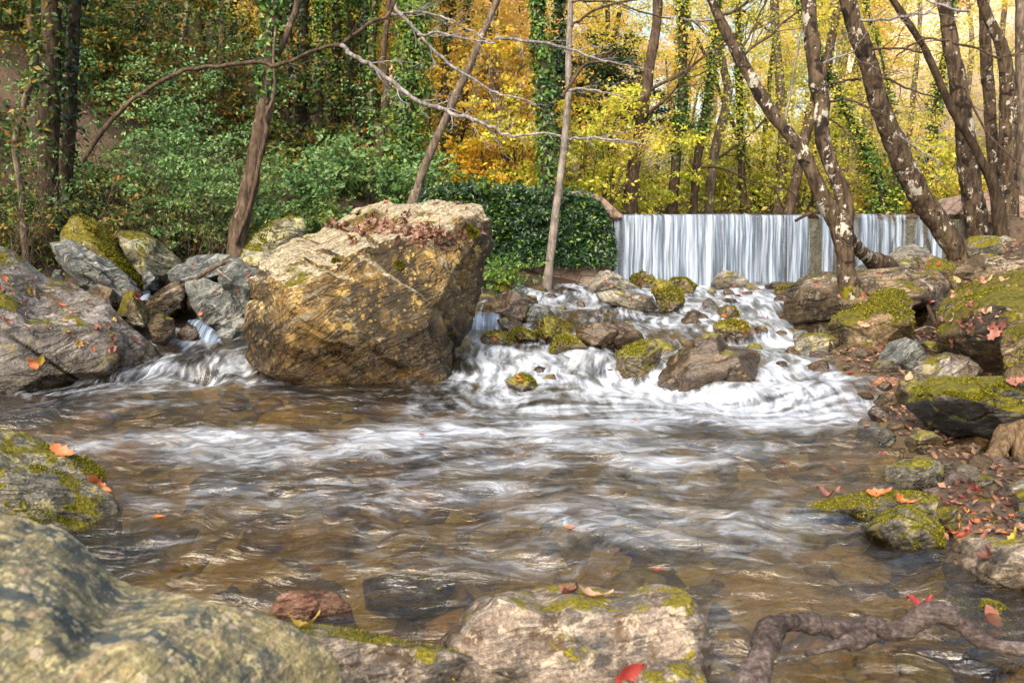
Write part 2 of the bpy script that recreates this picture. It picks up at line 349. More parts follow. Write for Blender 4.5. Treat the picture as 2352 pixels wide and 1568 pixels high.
# ---------- rocks ----------
_ico = {}
def ico(n):
    if n not in _ico:
        bm = bmesh.new(); bmesh.ops.create_icosphere(bm, subdivisions=n, radius=1)
        _ico[n] = (np.array([v.co[:] for v in bm.verts]), np.array([[v.index for v in f.verts] for f in bm.faces])); bm.free()
    return _ico[n]
def nrm(a): return a/np.linalg.norm(a, axis=-1, keepdims=True)
def rock(name, label, mat, poly, T=None, base=None, Yc=None, z=None, ext=.3, n=4, seed=0, planes=(), K=14, pw=3.0, amp=.035, strata=None, crk=1.7, cat='rock', group=None, tmul=.8, cut=(.62, .95), moss=0):
    rs = np.random.default_rng(seed*7+len(poly)*13+int(poly[0][0]) % 97)
    poly = np.array(poly, float); vmin, vmax = poly[:, 1].min(), poly[:, 1].max()
    umin, umax = poly[:, 0].min(), poly[:, 0].max()
    if Yc is None:
        bu, bv = base if base else ((umin+umax)/2, vmax)
        hp = hit(bu, bv, (lambda a, b: zw(a, b)) if z is None else (lambda a, b: 0*a+z)); Yb = hp[1]
        wd = (umax-umin)/F*Yb
        if T is None: T = wd*.5*tmul
        Yc = Yb + T*.75
    else:
        wd = (umax-umin)/F*Yc
        if T is None: T = wd*.5*tmul
    pl = poly.copy(); vc0 = (vmin+vmax)/2
    k = np.clip((pl[:, 1]-vc0)/(vmax-vc0), 0, 1); pl[:, 1] += ext*(vmax-vmin)*k
    # area centroid
    x0, y0 = pl[:, 0], pl[:, 1]; x1, y1 = np.roll(x0, -1), np.roll(y0, -1); cr = x0*y1-x1*y0; A = cr.sum()/2
    cu, cv = ((x0+x1)*cr).sum()/(6*A), ((y0+y1)*cr).sum()/(6*A)
    C = P(cu, cv, Yc); d = nrm(ray(cu, cv)); r = nrm(np.cross(d, [0, 0, 1.0])); up = np.cross(r, d)
    cam = np.array([0, 0, CAMZ]); D = np.dot(C-cam, d)
    pts = []
    for (u, v) in pl:
        q = ray(u, v); q = cam + q*(D/np.dot(q, d)) - C; pts.append((q@r, q@up))
    pts = np.array(pts); nb = 360; th = np.arange(nb)/nb*2*np.pi; R = np.zeros(nb)
    for i in range(len(pts)):
        a = pts[i]; b = pts[(i+1) % len(pts)]; e = b-a
        den = np.cos(th)*(-e[1]) + np.sin(th)*e[0]; den = np.where(abs(den) < 1e-9, 1e-9, den)
        tt = (a[0]*(-e[1]) + a[1]*e[0])/den
        s = (np.cos(th)*a[1]-np.sin(th)*a[0])/den
        ok = (s >= -1e-6) & (s <= 1+1e-6) & (tt > 0); R = np.where(ok, np.maximum(R, tt), R)
    R[R <= 0] = np.median(R)
    for _ in range(3): R = (np.roll(R, 1)+2*R+np.roll(R, -1))/4
    dirs, faces = ico(n)
    rr = (abs(dirs)**pw).sum(1)**(-1/pw)
    PLS = list(planes)
    for _ in range(K):
        nn = rs.normal(size=3); nn[1] -= .35; PLS.append((*nrm(nn), rs.uniform(*cut)))
    for (a, b, c, dd) in PLS:
        nn = nrm(np.array([a, b, c], float)); dt = dirs@nn; m = dt > 1e-3
        rr[m] = np.minimum(rr[m], dd/dt[m])
    q = dirs*rr[:, None]
    rho = np.hypot(q[:, 0], q[:, 2]); ang = np.arctan2(q[:, 2], q[:, 0]) % (2*np.pi)
    ib = (ang/(2*np.pi)*nb).astype(int) % nb; Mx = np.zeros(nb); np.maximum.at(Mx, ib, rho)
    for sft in range(1, 8): Mx = np.maximum(Mx, np.maximum(np.roll(Mx, 1), np.roll(Mx, -1))*.997) if (Mx < .2).any() or sft < 3 else Mx
    Mx[Mx < .05] = .8
    fi = ang/(2*np.pi)*nb
    Ri = np.interp(fi, np.arange(nb+1), np.append(R, R[0])); Mi = np.interp(fi, np.arange(nb+1), np.append(Mx, Mx[0]))
    sc = rho/Mi*Ri
    a, b, c = np.cos(ang)*sc, q[:, 1]*T/max(.001, abs(q[:, 1]).max()), np.sin(ang)*sc
    pos = C + a[:, None]*r + b[:, None]*d + c[:, None]*up
    outw = nrm(pos-C); S = wd*.5
    fr = 1.3/S; st = strata or (.25, .5)
    lay = pos[:, 2]*math.cos(st[0]) + pos[:, 0]*math.sin(st[1])*.8 + pos[:, 1]*.3
    dsp = fbm(pos[:, 0]*fr, pos[:, 1]*fr, pos[:, 2]*fr, seed, 5, .55)*.9
    dsp += -crk*np.maximum(0, 1-abs(noise(pos[:, 0]*fr*.9, pos[:, 1]*fr*.9, lay*fr*2.6, seed+5))*9)
    dsp += .45*noise(pos[:, 0]*fr*1.5, pos[:, 1]*fr*1.5, lay*fr*7, seed+8)
    dsp += .35*np.round(noise(pos[:, 0]*fr*2, pos[:, 1]*fr*2, lay*fr*3, seed+9)*2.2)/2
    pos = pos + outw*(dsp*amp*S)[:, None]
    o = bpy.data.objects.new(name, raw_mesh(name, pos-C, faces, M[mat])); COL.objects.link(o); o.location = C
    tag(o, label, cat, group)
    BV.append((pos, faces))
    ROCKS.append((C[0], C[1], wd*.5, T))
    if moss:
        tri = pos[faces]; fn = np.cross(tri[:, 1]-tri[:, 0], tri[:, 2]-tri[:, 0]); ar = np.linalg.norm(fn, axis=1); fn = fn/ar[:, None]
        ce = tri.mean(1); mk = fbm(ce[:, 0]*2.2/S*.5, ce[:, 1]*2.2/S*.5, ce[:, 2]*2.2/S*.5, seed+77, 4) + fn[:, 2]*.8
        w = ar*sm(.42, .75, mk)*(fn[:, 1] < .6)
        if w.sum() > 0:
            idx = rs.choice(len(ce), moss, p=w/w.sum()); bc = rs.dirichlet((1, 1, 1), moss)
            p = (tri[idx]*bc[:, :, None]).sum(1); nn = fn[idx]
            V, Fc = leaves(p+nn*.002, rs.uniform(.006, .014, moss)*(max(Yc, 3)/4.5), nn, .8, rs, stand=True)
            mo = bpy.data.objects.new('moss', raw_mesh('moss', V-C, Fc, M['moss'], False)); COL.objects.link(mo); mo.parent = o; mo['kind'] = 'stuff'
    return o
def leaves(p, size, nrmv=None, jit=1.0, rs=RNG, stand=False, asp=.55):
    """one kite per point; nrmv: preferred facing"""
    N = len(p); size = np.broadcast_to(size, (N,))
    if nrmv is None: nrmv = np.tile([0, -.25, .6], (N, 1))
    nn = nrm(nrmv + rs.normal(size=(N, 3))*jit*.7)
    a = nrm(np.cross(nn, nrm(rs.normal(size=(N, 3))))); b = np.cross(nn, a)
    if stand: a, nn = nn, a; b = np.cross(nn, a)
    s = size[:, None]
    v0 = p; v2 = p + a*s; v1 = p + a*s*.45 + b*s*asp*.5 + nn*s*.08; v3 = p + a*s*.45 - b*s*asp*.5 + nn*s*.08
    V = np.stack([v0, v1, v2, v3], 1).reshape(-1, 3)
    return V, np.arange(N*4).reshape(N, 4)
# ---------- rocks (outlines measured on the photo, each given its own distance, size and thickness) ----------
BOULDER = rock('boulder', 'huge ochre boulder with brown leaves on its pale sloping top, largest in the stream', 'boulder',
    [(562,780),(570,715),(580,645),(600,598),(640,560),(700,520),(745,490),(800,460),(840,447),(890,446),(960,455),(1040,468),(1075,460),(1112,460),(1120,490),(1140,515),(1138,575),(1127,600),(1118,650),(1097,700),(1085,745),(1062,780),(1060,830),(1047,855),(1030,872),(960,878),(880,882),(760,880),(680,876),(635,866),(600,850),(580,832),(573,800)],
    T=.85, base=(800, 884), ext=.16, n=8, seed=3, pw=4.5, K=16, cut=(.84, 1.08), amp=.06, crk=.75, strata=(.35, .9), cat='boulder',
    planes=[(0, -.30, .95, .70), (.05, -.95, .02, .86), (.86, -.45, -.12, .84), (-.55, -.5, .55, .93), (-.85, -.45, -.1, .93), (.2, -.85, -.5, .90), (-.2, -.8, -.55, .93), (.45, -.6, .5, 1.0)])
rock('stone_slab', 'big sloping grey slab strewn with brown leaves, left bank', 'grey',
    [(-200,600),(-100,565),(-20,558),(20,567),(60,600),(110,640),(160,650),(200,672),(240,700),(290,745),(340,772),(375,802),(400,832),(392,858),(330,865),(240,876),(120,884),(-30,890),(-200,890)],
    T=.75, base=(150, 888), ext=.2, n=7, seed=5, K=8, cut=(.85, 1.1), pw=3.2, amp=.055, planes=[(.35, -.55, .75, .70), (.2, -.95, 0, .86)], cat='boulder', strata=(.9, .6))
rock('mossy_rock', 'pointed mossy rock with white lichen, rear left below the undergrowth', 'mossbright',
    [(125,570),(140,525),(160,495),(185,490),(230,512),(265,545),(300,590),(335,625),(322,645),(230,615),(150,600)], Yc=9.15, T=.35, n=6, seed=2, moss=5000)
rock('rock_ledge', 'dark layered grey ledge with black shadow beneath, in front of the pointed mossy rock', 'bluegrey',
    [(115,560),(160,550),(205,575),(260,600),(330,645),(333,662),(290,674),(225,664),(180,640),(135,605)], Yc=8.65, T=.4, n=6, seed=9, cut=(.6, .9), amp=.06)
rock('lichen_rock', 'rounded pale yellow lichened rock with mossy right end, rear left', 'lichen',
    [(265,532),(300,528),(335,535),(375,560),(420,590),(416,612),(390,622),(330,612),(290,590),(268,560)], Yc=9.45, T=.35, n=6, seed=4)
rock('rock', 'cracked brown rock under the rounded lichened rock', 'brown',
    [(285,590),(330,575),(365,600),(375,640),(350,650),(300,625)], Yc=9.5, T=.3, n=5, seed=12)
rock('rock_slab', 'upper blue grey slab with flat top left of the great boulder', 'bluegrey',
    [(385,625),(420,600),(450,587),(500,583),(540,592),(530,612),(500,640),(440,655),(395,660)], Yc=9.2, T=.5, n=6, seed=6, cut=(.55, .9))
rock('rock_slab', 'pale blue grey split slab touching the great boulder on its left', 'bluegrey',
    [(500,640),(520,605),(555,590),(600,598),(620,640),(600,670),(575,705),(540,700),(515,680)], Yc=8.9, T=.45, n=6, seed=7, cut=(.55, .9))
rock('rock_block', 'teal grey angular block under the split slabs', 'bluegrey',
    [(425,650),(470,640),(520,655),(550,690),(585,700),(590,745),(560,770),(500,760),(455,720),(430,690)], Yc=8.8, T=.45, n=6, seed=8, cut=(.5, .85))
rock('rock_block', 'small square teal block above the little side fall', 'bluegrey', [(325,622),(345,618),(364,640),(366,662),(330,660)], Yc=9.1, T=.2, n=5, seed=10)
rock('oval_rock', 'egg shaped brown rock with pale flat cap beside the little side fall', 'brown',
    [(330,700),(345,680),(385,652),(408,645),(432,665),(430,700),(405,712),(365,722),(340,716)], Yc=8.6, T=.3, n=6, seed=11, planes=[(0, -.2, 1, .55)])
rock('rock', 'small mossy rock topped with red leaves behind the grey slab', 'mossy', [(268,712),(285,672),(308,666),(325,690),(345,712),(342,738),(310,745),(280,738)], Yc=8.1, T=.25, n=5, seed=13)
rock('rock', 'round tan rock at the tip of the grey slab', 'brown', [(338,745),(350,722),(375,720),(400,732),(404,762),(380,778),(350,774)], Yc=7.9, T=.22, n=5, seed=14)
rock('rock', 'reddish brown rock sunk between grey slab and ledge', 'brown', [(195,668),(230,655),(262,664),(285,690),(270,715),(220,705)], Yc=8.4, T=.3, n=5, seed=15)
rock('rock', 'tall stone with mossy crown rising behind the left shoulder of the great boulder', 'lichen',
    [(540,600),(560,572),(590,540),(630,508),(665,495),(695,498),(702,520),(690,560),(640,620),(580,640)], Yc=9.0, T=.4, n=6, seed=16, moss=1500)
rock('rock', 'wet stone with a thin spill of water over it, left side channel', 'wet', [(405,765),(430,742),(460,745),(485,765),(490,785),(420,790)], Yc=8.5, T=.25, n=5, seed=17)
for k, (po, yc, lb) in enumerate([
    ([(490,770),(510,752),(540,755),(556,772),(545,785),(500,786)], 8.3, 'dark blue wet stone at the left foot of the great boulder'),
    ([(440,735),(462,722),(488,735),(490,750),(450,755)], 8.7, 'small grey stone above the side channel spill'),
    ([(530,735),(560,728),(578,745),(570,765),(535,760)], 8.5, 'small dark stone wedged against the great boulder'),
    ([(115,640),(125,618),(142,620),(145,640),(130,652)], 8.9, 'small teal stone in the dark gap under the rock ledge')]):
    rock('stone', lb, 'bluegrey', po, Yc=yc, T=.12, n=4, seed=60+k, cat='stone')
rock('boulder', 'grey boulder with moss cushions and two orange leaves, left edge of the pool', 'nearmoss',
    [(-160,1000),(-60,978),(20,980),(50,985),(90,1002),(150,1030),(200,1055),(240,1088),(260,1130),(278,1165),(286,1195),(284,1222),(240,1228),(100,1235),(-60,1240),(-160,1240)],
    T=.32, base=(140, 1232), ext=.25, n=7, seed=19, pw=3.2, amp=.05, K=9, cut=(.8, 1.05), planes=[(.1, -.5, .85, .72), (.6, -.6, .4, .86)], cat='boulder', moss=9000)
rock('boulder', 'blurred yellow green lichened boulder filling the bottom left corner', 'fg',
    [(-400,1180),(-60,1152),(40,1178),(150,1208),(215,1258),(280,1312),(380,1352),(480,1397),(560,1412),(640,1442),(700,1478),(742,1525),(757,1600),(740,1800),(300,1950),(-400,1950)],
    Yc=1.62, T=.42, ext=.05, n=7, seed=23, pw=3.0, amp=.016, crk=.8, K=6, cut=(.88, 1.1), planes=[(.25, -.55, .8, .74)], cat='boulder', strata=(.8, .7))
rock('flat_rock', 'flat pale topped rock with hanging brown moss, bottom edge beside the blurred boulder', 'near',
    [(560,1405),(640,1407),(700,1412),(800,1424),(880,1452),(980,1487),(1050,1500),(1092,1522),(1106,1560),(1100,1640),(900,1680),(740,1680),(600,1600)],
    Yc=2.35, T=.28, ext=.1, n=7, seed=24, pw=4, amp=.04, planes=[(0, -.12, 1, .42), (0, -1, .1, .8)], moss=1800)
rock('boulder', 'pale grey boulder with green moss and an oak leaf on top, bottom centre', 'near',
    [(992,1470),(1005,1440),(1050,1392),(1080,1368),(1110,1353),(1200,1353),(1280,1340),(1310,1328),(1370,1333),(1440,1345),(1520,1340),(1560,1358),(1588,1388),(1612,1430),(1620,1480),(1612,1600),(1400,1660),(1150,1640),(1050,1560),(1010,1510)],
    Yc=2.5, T=.30, ext=.1, n=7, seed=26, pw=3.6, amp=.045, K=8, cut=(.82, 1.05), planes=[(0, -.35, .93, .66), (0, -1, .15, .82)], cat='boulder')
rock('rock', 'small reddish pink rock behind the flat topped rock', 'red', [(622,1392),(640,1368),(668,1355),(735,1352),(780,1364),(805,1390),(818,1418),(740,1428),(640,1420)], Yc=2.95, T=.12, ext=.2, n=6, seed=27)
rock('stone', 'purplish brown stone with a red leaf, bottom edge', 'near', [(1440,1590),(1470,1540),(1520,1512),(1575,1510),(1612,1535),(1640,1600),(1560,1650)], Yc=2.12, T=.12, n=5, seed=28, cat='stone')
rock('sunken_rock', 'tan rock just under the water behind the flat topped rock', 'brown', [(830,1330),(900,1312),(1010,1318),(1050,1340),(1030,1380),(950,1400),(840,1385)], Yc=3.42, T=.22, n=5, seed=29)
# right bank
rock('rock_slab', 'long low brown slab with fine ledges under the forked leaning trunk', 'brown',
    [(1803,700),(1812,655),(1850,628),(1920,620),(2010,612),(2100,606),(2170,616),(2205,650),(2190,690),(2060,740),(1960,770),(1900,785),(1850,790),(1812,770)],
    base=(1850, 792), T=.75, n=7, seed=30, pw=3.6, planes=[(0, -.25, .97, .55), (-.6, -.7, 0, .85)], amp=.06, strata=(.1, .2))
rock('boulder', 'tan boulder with yellow moss skirt right of the rapids', 'mossy',
    [(1886,795),(1892,760),(1915,730),(1960,698),(2005,668),(2040,660),(2075,668),(2096,695),(2100,740),(2080,790),(2040,812),(1990,822),(1930,816)],
    base=(1960, 822), T=.5, n=7, seed=31, cut=(.7, .95), cat='boulder', planes=[(0, -.4, .9, .7)], moss=5000)
rock('rock', 'blue grey wet rock below the yellow mossed boulder', 'bluegrey', [(2012,848),(2020,810),(2045,782),(2080,774),(2110,788),(2135,825),(2125,850),(2070,865)], base=(2060, 866), T=.3, n=6, seed=32)
rock('rock', 'narrow grey wedge behind the blue grey wet rock', 'bluegrey', [(2095,776),(2130,785),(2175,808),(2190,825),(2150,835),(2110,815)], Yc=7.6, T=.25, n=5, seed=33)
rock('boulder', 'very large boulder thickly covered with yellow moss, right edge', 'mossy',
    [(2152,720),(2160,695),(2185,668),(2230,642),(2300,622),(2370,600),(2500,590),(2600,640),(2600,850),(2400,850),(2290,835),(2220,810),(2180,780),(2158,750)],
    Yc=6.6, T=.75, n=7, seed=35, cat='boulder', planes=[(0, -.5, .85, .72), (-.3, -.6, -.75, .8)], cut=(.8, 1.0), moss=12000, z=.3)
rock('rock', 'smooth grey rock with bare top between the mossy ledge and the blue grey wet rock', 'grey', [(2085,858),(2115,828),(2170,806),(2225,818),(2258,848),(2250,868),(2170,885),(2100,885)], Yc=6.5, T=.32, n=6, seed=36)
rock('rock', 'dark moss edged stone at the waterline left of the mossy ledge', 'wetmoss', [(2055,900),(2066,873),(2105,856),(2170,862),(2170,900),(2120,925),(2065,925)], Yc=5.9, T=.25, n=6, seed=37)
rock('rock_ledge', 'overhanging ledge with yellow moss top and black underside, right bank', 'overhang',
    [(2072,925),(2082,898),(2130,872),(2200,864),(2310,858),(2400,850),(2400,960),(2320,985),(2270,1003),(2190,1007),(2145,990),(2100,960)],
    Yc=4.95, T=.45, ext=0, n=7, seed=38, pw=4, planes=[(0, -.25, .97, .6), (-.1, -.62, -.78, .55)], amp=.05, moss=9000)
rock('rock', 'brown rounded rock above the ledge at the right edge', 'mossy', [(2298,800),(2305,762),(2340,742),(2420,735),(2460,800),(2440,870),(2360,870),(2315,850)], Yc=5.9, T=.3, n=6, seed=39, moss=800)
rock('rock', 'shadowed rock in the dark under the overhanging ledge', 'wetmoss', [(2075,1010),(2100,985),(2140,990),(2170,1010),(2160,1040),(2080,1032)], Yc=4.95, T=.2, n=5, seed=40)
rock('rock', 'wet black rock under the ledge beside the stump roots', 'wet', [(2150,1040),(2170,1008),(2240,1000),(2290,1010),(2290,1050),(2200,1065)], Yc=4.85, T=.2, n=5, seed=41)
rock('stone', 'rounded pale grey stone standing in the shallow pool, right', 'nearmoss', [(2027,1098),(2034,1070),(2070,1054),(2120,1048),(2158,1060),(2170,1085),(2158,1112),(2110,1122),(2050,1126)], base=(2095, 1124), T=.16, ext=.15, n=6, seed=42, K=5, pw=2.6, cut=(.85, 1.0), cat='stone')
rock('flat_rock', 'flat moss covered stone reaching into the pool, right', 'nearmoss', [(1795,1178),(1840,1160),(1930,1140),(2010,1125),(2120,1130),(2160,1150),(2150,1175),(2050,1190),(1960,1202),(1860,1196)], base=(1990, 1202), T=.2, ext=.1, n=6, seed=43, pw=4, moss=3500)
rock('rock', 'round tuft mossed rock at the pool edge in front of the flat mossy stone', 'nearmoss', [(1972,1212),(1998,1188),(2045,1172),(2085,1163),(2130,1178),(2165,1212),(2168,1245),(2110,1262),(2040,1252),(1995,1235)], base=(2080, 1258), T=.17, ext=.15, n=6, seed=44, moss=5000)
rock('boulder', 'grey stone block with a brown leaf stuck to its face, lower right edge', 'near', [(2165,1300),(2180,1258),(2215,1238),(2280,1230),(2380,1228),(2460,1260),(2460,1350),(2350,1362),(2230,1358),(2175,1335)], base=(2260, 1362), T=.25, ext=.15, n=6, seed=45, pw=3.4, cat='boulder')
rock('stone', 'small triangular grey stone among red leaves on the right shore', 'lichen', [(2190,1188),(2225,1140),(2250,1128),(2290,1148),(2310,1180),(2250,1196)], Yc=3.95, T=.12, n=5, seed=46, cat='stone')
rock('stone', 'greenish stone at the right edge above the triangular grey stone', 'nearmoss', [(2290,1145),(2310,1112),(2360,1095),(2420,1120),(2420,1160),(2330,1165)], Yc=4.0, T=.14, n=5, seed=47, cat='stone')
rock('rock', 'moss draped rock behind the twisted root, bottom right', 'nearmoss', [(2140,1405),(2165,1380),(2220,1370),(2290,1385),(2335,1415),(2370,1455),(2340,1500),(2230,1500),(2160,1450)], Yc=2.95, T=.18, n=6, seed=48, moss=5000)
rock('boulder', 'light grey boulder beside the base of the leaning lichened trunk, upper right', 'pale', [(2232,600),(2240,572),(2270,548),(2310,541),(2345,560),(2368,600),(2368,640),(2300,650),(2245,635)], Yc=10.5, T=.5, n=6, seed=49, cat='boulder')
rock('rock', 'pale ridged rock at the right foot of the waterfall', 'pale', [(2028,612),(2036,588),(2060,566),(2095,558),(2130,570),(2165,608),(2150,630),(2080,635),(2035,630)], Yc=10.6, T=.5, n=6, seed=50)
rock('rock', 'low brown rock between the yellow mossed boulder and the very large mossy boulder', 'brown', [(2090,720),(2110,690),(2150,678),(2185,690),(2180,740),(2130,760),(2098,750)], Yc=8.2, T=.4, n=6, seed=51)
# rapids
RR = [
 ('rock','big wet brown rock with glossy streaks, largest in the middle of the rapids','wet',[(1498,865),(1515,840),(1545,800),(1568,785),(1600,775),(1640,768),(1660,778),(1674,792),(1710,797),(1742,800),(1752,820),(1736,852),(1690,876),(1600,878),(1530,874)],(1620,880),6,.30),
 ('rock','mossy green wet rock leaning left of the big wet brown rock','wetmoss',[(1413,838),(1416,812),(1440,795),(1475,780),(1500,776),(1522,795),(1516,825),(1490,848),(1455,866),(1420,862)],(1450,868),6,.25),
 ('rock','dark angular rock right of the great boulder above the small falls','wet',[(1100,712),(1112,695),(1135,684),(1160,672),(1188,668),(1205,690),(1224,702),(1205,738),(1165,735),(1120,735)],(1170,742),6,.25),
 ('rock','black slab leaning from the dark angular rock to the small fall','wet',[(1140,735),(1160,728),(1200,745),(1205,765),(1165,765)],(1180,768),5,.2),
 ('rock','glossy wet sheet of rock below the dark angular rock','bluegrey',[(1200,720),(1225,700),(1260,708),(1285,728),(1245,738),(1212,742)],(1240,744),5,.2),
 ('rock','brown hump rock with a green leaf left in the rapids','wetmoss',[(1222,760),(1232,738),(1255,727),(1290,735),(1314,752),(1312,772),(1270,778),(1230,775)],(1270,780),6,.25),
 ('rock','pointed brown rock with moss on its left flank, middle left of the rapids','wetmoss',[(1258,800),(1272,775),(1294,760),(1322,768),(1350,792),(1345,802),(1300,802)],(1300,806),6,.2),
 ('rock','long brown double humped rock across the middle of the rapids','wet',[(1315,775),(1322,757),(1345,744),(1372,742),(1390,735),(1420,733),(1445,743),(1470,762),(1478,772),(1440,785),(1395,794),(1340,788)],(1400,796),6,.3),
 ('rock','small moss cushion rock with orange leaves by the boulder','wetmoss',[(1104,780),(1115,768),(1138,760),(1165,765),(1186,782),(1178,795),(1130,795)],(1145,797),5,.2),
 ('rock','flat mossy rock below the black slab','wetmoss',[(1160,765),(1175,753),(1205,752),(1235,772),(1232,780),(1195,780)],(1200,782),5,.2),
 ('rock','half sunken hump with a bright orange leaf near the great boulder','wetmoss',[(1160,875),(1180,862),(1200,858),(1225,872),(1238,890),(1200,896),(1165,892)],(1200,896),5,.15),
 ('rock','submerged dark stone breaking the foam left of the small step','wet',[(1222,848),(1238,840),(1262,846),(1276,858),(1255,864),(1230,860)],(1250,864),5,.12),
 ('rock','pale ridged rock with moss patches in front of the waterfall left end','pale',[(1345,662),(1355,645),(1380,622),(1398,616),(1415,628),(1445,645),(1490,660),(1480,668),(1400,670)],(1400,672),6,.3),
 ('rock','mossy rock with a leaf on its top against the waterfall','mossy',[(1440,640),(1448,624),(1475,618),(1505,628),(1512,645),(1490,655),(1455,650)],(1475,655),5,.25),
 ('rock','tall leaning mossy rock splitting the upper rapids','wetmoss',[(1495,665),(1500,645),(1520,640),(1545,650),(1570,675),(1572,700),(1560,716),(1535,718),(1515,700)],(1545,720),6,.2),
 ('rock','yellow mossed rock behind the tall leaning rock','mossy',[(1530,655),(1545,640),(1575,638),(1600,655),(1595,668),(1555,668)],(1570,668),5,.25),
 ('rock_slab','broad rock slab with leaves and thin water over its right end','pale',[(1365,672),(1400,664),(1450,668),(1500,680),(1525,712),(1480,715),(1420,702),(1375,690)],(1470,718),6,.4),
 ('rock','dark pointed rock in foam below the upper fall','wet',[(1568,732),(1578,715),(1592,709),(1620,722),(1640,733),(1605,737)],(1603,737),5,.15),
 ('rock','round dark mossy rock with leaf specks right of centre','wetmoss',[(1645,732),(1650,712),(1668,702),(1688,706),(1703,728),(1690,736),(1660,736)],(1675,738),5,.2),
 ('rock','leaf littered dark rock with red leaves beside the white chute','wetmoss',[(1636,752),(1655,738),(1690,732),(1718,742),(1722,768),(1690,776),(1655,770)],(1680,777),5,.22),
 ('rock','pale grey rock at the foot of the waterfall','pale',[(1583,640),(1592,628),(1615,622),(1640,630),(1642,648),(1600,650)],(1612,650),5,.3),
 ('rock','wide pale rock with a low crest at the foot of the waterfall','pale',[(1632,648),(1645,630),(1665,620),(1695,626),(1718,642),(1728,655),(1680,660),(1640,658)],(1680,660),5,.35),
 ('rock','low tan rock at the water edge left of the forked trunk','brown',[(1755,655),(1775,647),(1810,645),(1838,652),(1835,664),(1790,666),(1760,664)],(1795,667),5,.3),
 ('rock','grey white rock nearest the ivy wall behind the great boulder','pale',[(1125,628),(1140,602),(1160,594),(1185,603),(1208,622),(1190,640),(1150,640)],(1165,642),5,.3),
 ('rock','long pale rock at the foot of the slim grey trunk','pale',[(1190,636),(1205,618),(1235,606),(1262,608),(1275,628),(1250,640),(1210,642)],(1230,643),5,.3),
 ('rock','round rock with a moss patch left of the waterfall','pale',[(1255,640),(1262,624),(1280,617),(1302,622),(1314,642),(1300,650),(1268,650)],(1285,651),5,.22),
 ('rock','mossy brown rock beside the right edge of the great boulder','mossy',[(1120,658),(1130,638),(1148,630),(1168,640),(1172,655),(1150,664)],(1145,664),5,.2),
 ('rock','small mossy spike rock at the head of the left rapids','mossy',[(1132,672),(1145,650),(1162,652),(1172,668),(1155,676)],(1152,676),5,.15),
 ('stone','small dark stone in mid foam','wet',[(1345,722),(1354,712),(1372,710),(1384,716),(1372,724)],(1362,724),4,.1),
 ('stone','low dark stone above the white chute','wet',[(1655,690),(1668,684),(1690,686),(1695,694),(1670,697)],(1675,697),4,.1),
 ('rock','dark wet stone with red leaves at the right pool edge','wet',[(1992,948),(2002,932),(2022,926),(2045,935),(2060,955),(2040,972),(2010,968)],(2025,973),5,.12),
 ('rock','smooth red brown stone lapped by foam, right','red',[(1990,892),(1998,872),(2020,864),(2060,866),(2085,880),(2080,900),(2020,900)],(2035,902),5,.2),
 ('stone','thin dark stone between foam and mossy ledge','wet',[(2040,975),(2060,960),(2090,962),(2100,975),(2075,982)],(2070,983),4,.1),
 ('rock','small mossy rock on the left edge of the brown slab','mossy',[(1778,672),(1790,660),(1812,655),(1822,672),(1805,682)],(1800,683),5,.15),
]
for k, (nm, lb, mt, po, bs, n, tt) in enumerate(RR):
    rock(nm, lb, mt, po, base=bs, T=tt, n=n, seed=100+k, amp=.05, ext=.35, cut=(.6, .9), cat='stone' if nm == 'stone' else 'rock', moss=1500 if 'moss' in mt and n > 4 else 0)

# shoreline cobbles on both banks
rs = np.random.default_rng(4)
def cobbles(n, pts, size, mats, group, label):
    protos = []
    dirs, faces = ico(3)
    for j in range(6):
        d = dirs*np.array([1, rs.uniform(.6, .9), rs.uniform(.4, .65)])
        for _ in range(7):
            nn = nrm(rs.normal(size=3)); dd = rs.uniform(.45, .8); e = dirs@nn
            sel = (d@nn) > dd; d[sel] -= ((d[sel]@nn)-dd)[:, None]*nn
        d = d*(1+.06*fbm(dirs[:, 0]*2, dirs[:, 1]*2, dirs[:, 2]*2, j, 3))[:, None]
        protos.append(raw_mesh('cobble', d, faces, M[mats[j % len(mats)]]))
    for k in range(n):
        x, y = pts(); s = size[0]+(size[1]-size[0])*rs.random()**2
        o = bpy.data.objects.new('cobble', protos[k % 6]); COL.objects.link(o)
        o.location = (x, y, tz(x, y)+s*.15); o.scale = (s, s, s); o.rotation_euler = (rs.normal()*.2, rs.normal()*.2, rs.random()*6.3)
        tag(o, label, 'cobble', group)
def shore_r():
    y = rs.uniform(3.2, 11); return np.interp(y, _xr[:, 0], _xr[:, 1]) + rs.normal()*.22+.1, y
def shore_l():
    y = rs.uniform(7.6, 11.6); return np.interp(y, _xl[:, 0], _xl[:, 1]) + rs.normal()*.25-.1, y
cobbles(125, shore_r, (.04, .13), ['brown', 'pale', 'bluegrey', 'wet', 'brown', 'grey'], 'cobbles along the right shore', 'small rounded cobble among others along the right shore')
cobbles(70, shore_l, (.05, .15), ['bluegrey', 'pale', 'brown', 'wet', 'grey', 'brown'], 'cobbles along the left shore', 'small rounded cobble among others along the left shore')
def rapid_pt():
    while True:
        y = rs.uniform(6.9, 11.5); x = rs.uniform(-.5, 4.4)
        if x < np.interp(y, _xr[:, 0], _xr[:, 1]) and x > np.interp(y, _xl[:, 0], _xl[:, 1])-.2 and all(abs(x-a)/(c+.05) > 1.15 or abs(y-b)/(d+.05) > 1.3 for a, b, c, d in ROCKS): return x, y
k0 = len(COL.objects)
protoM = []
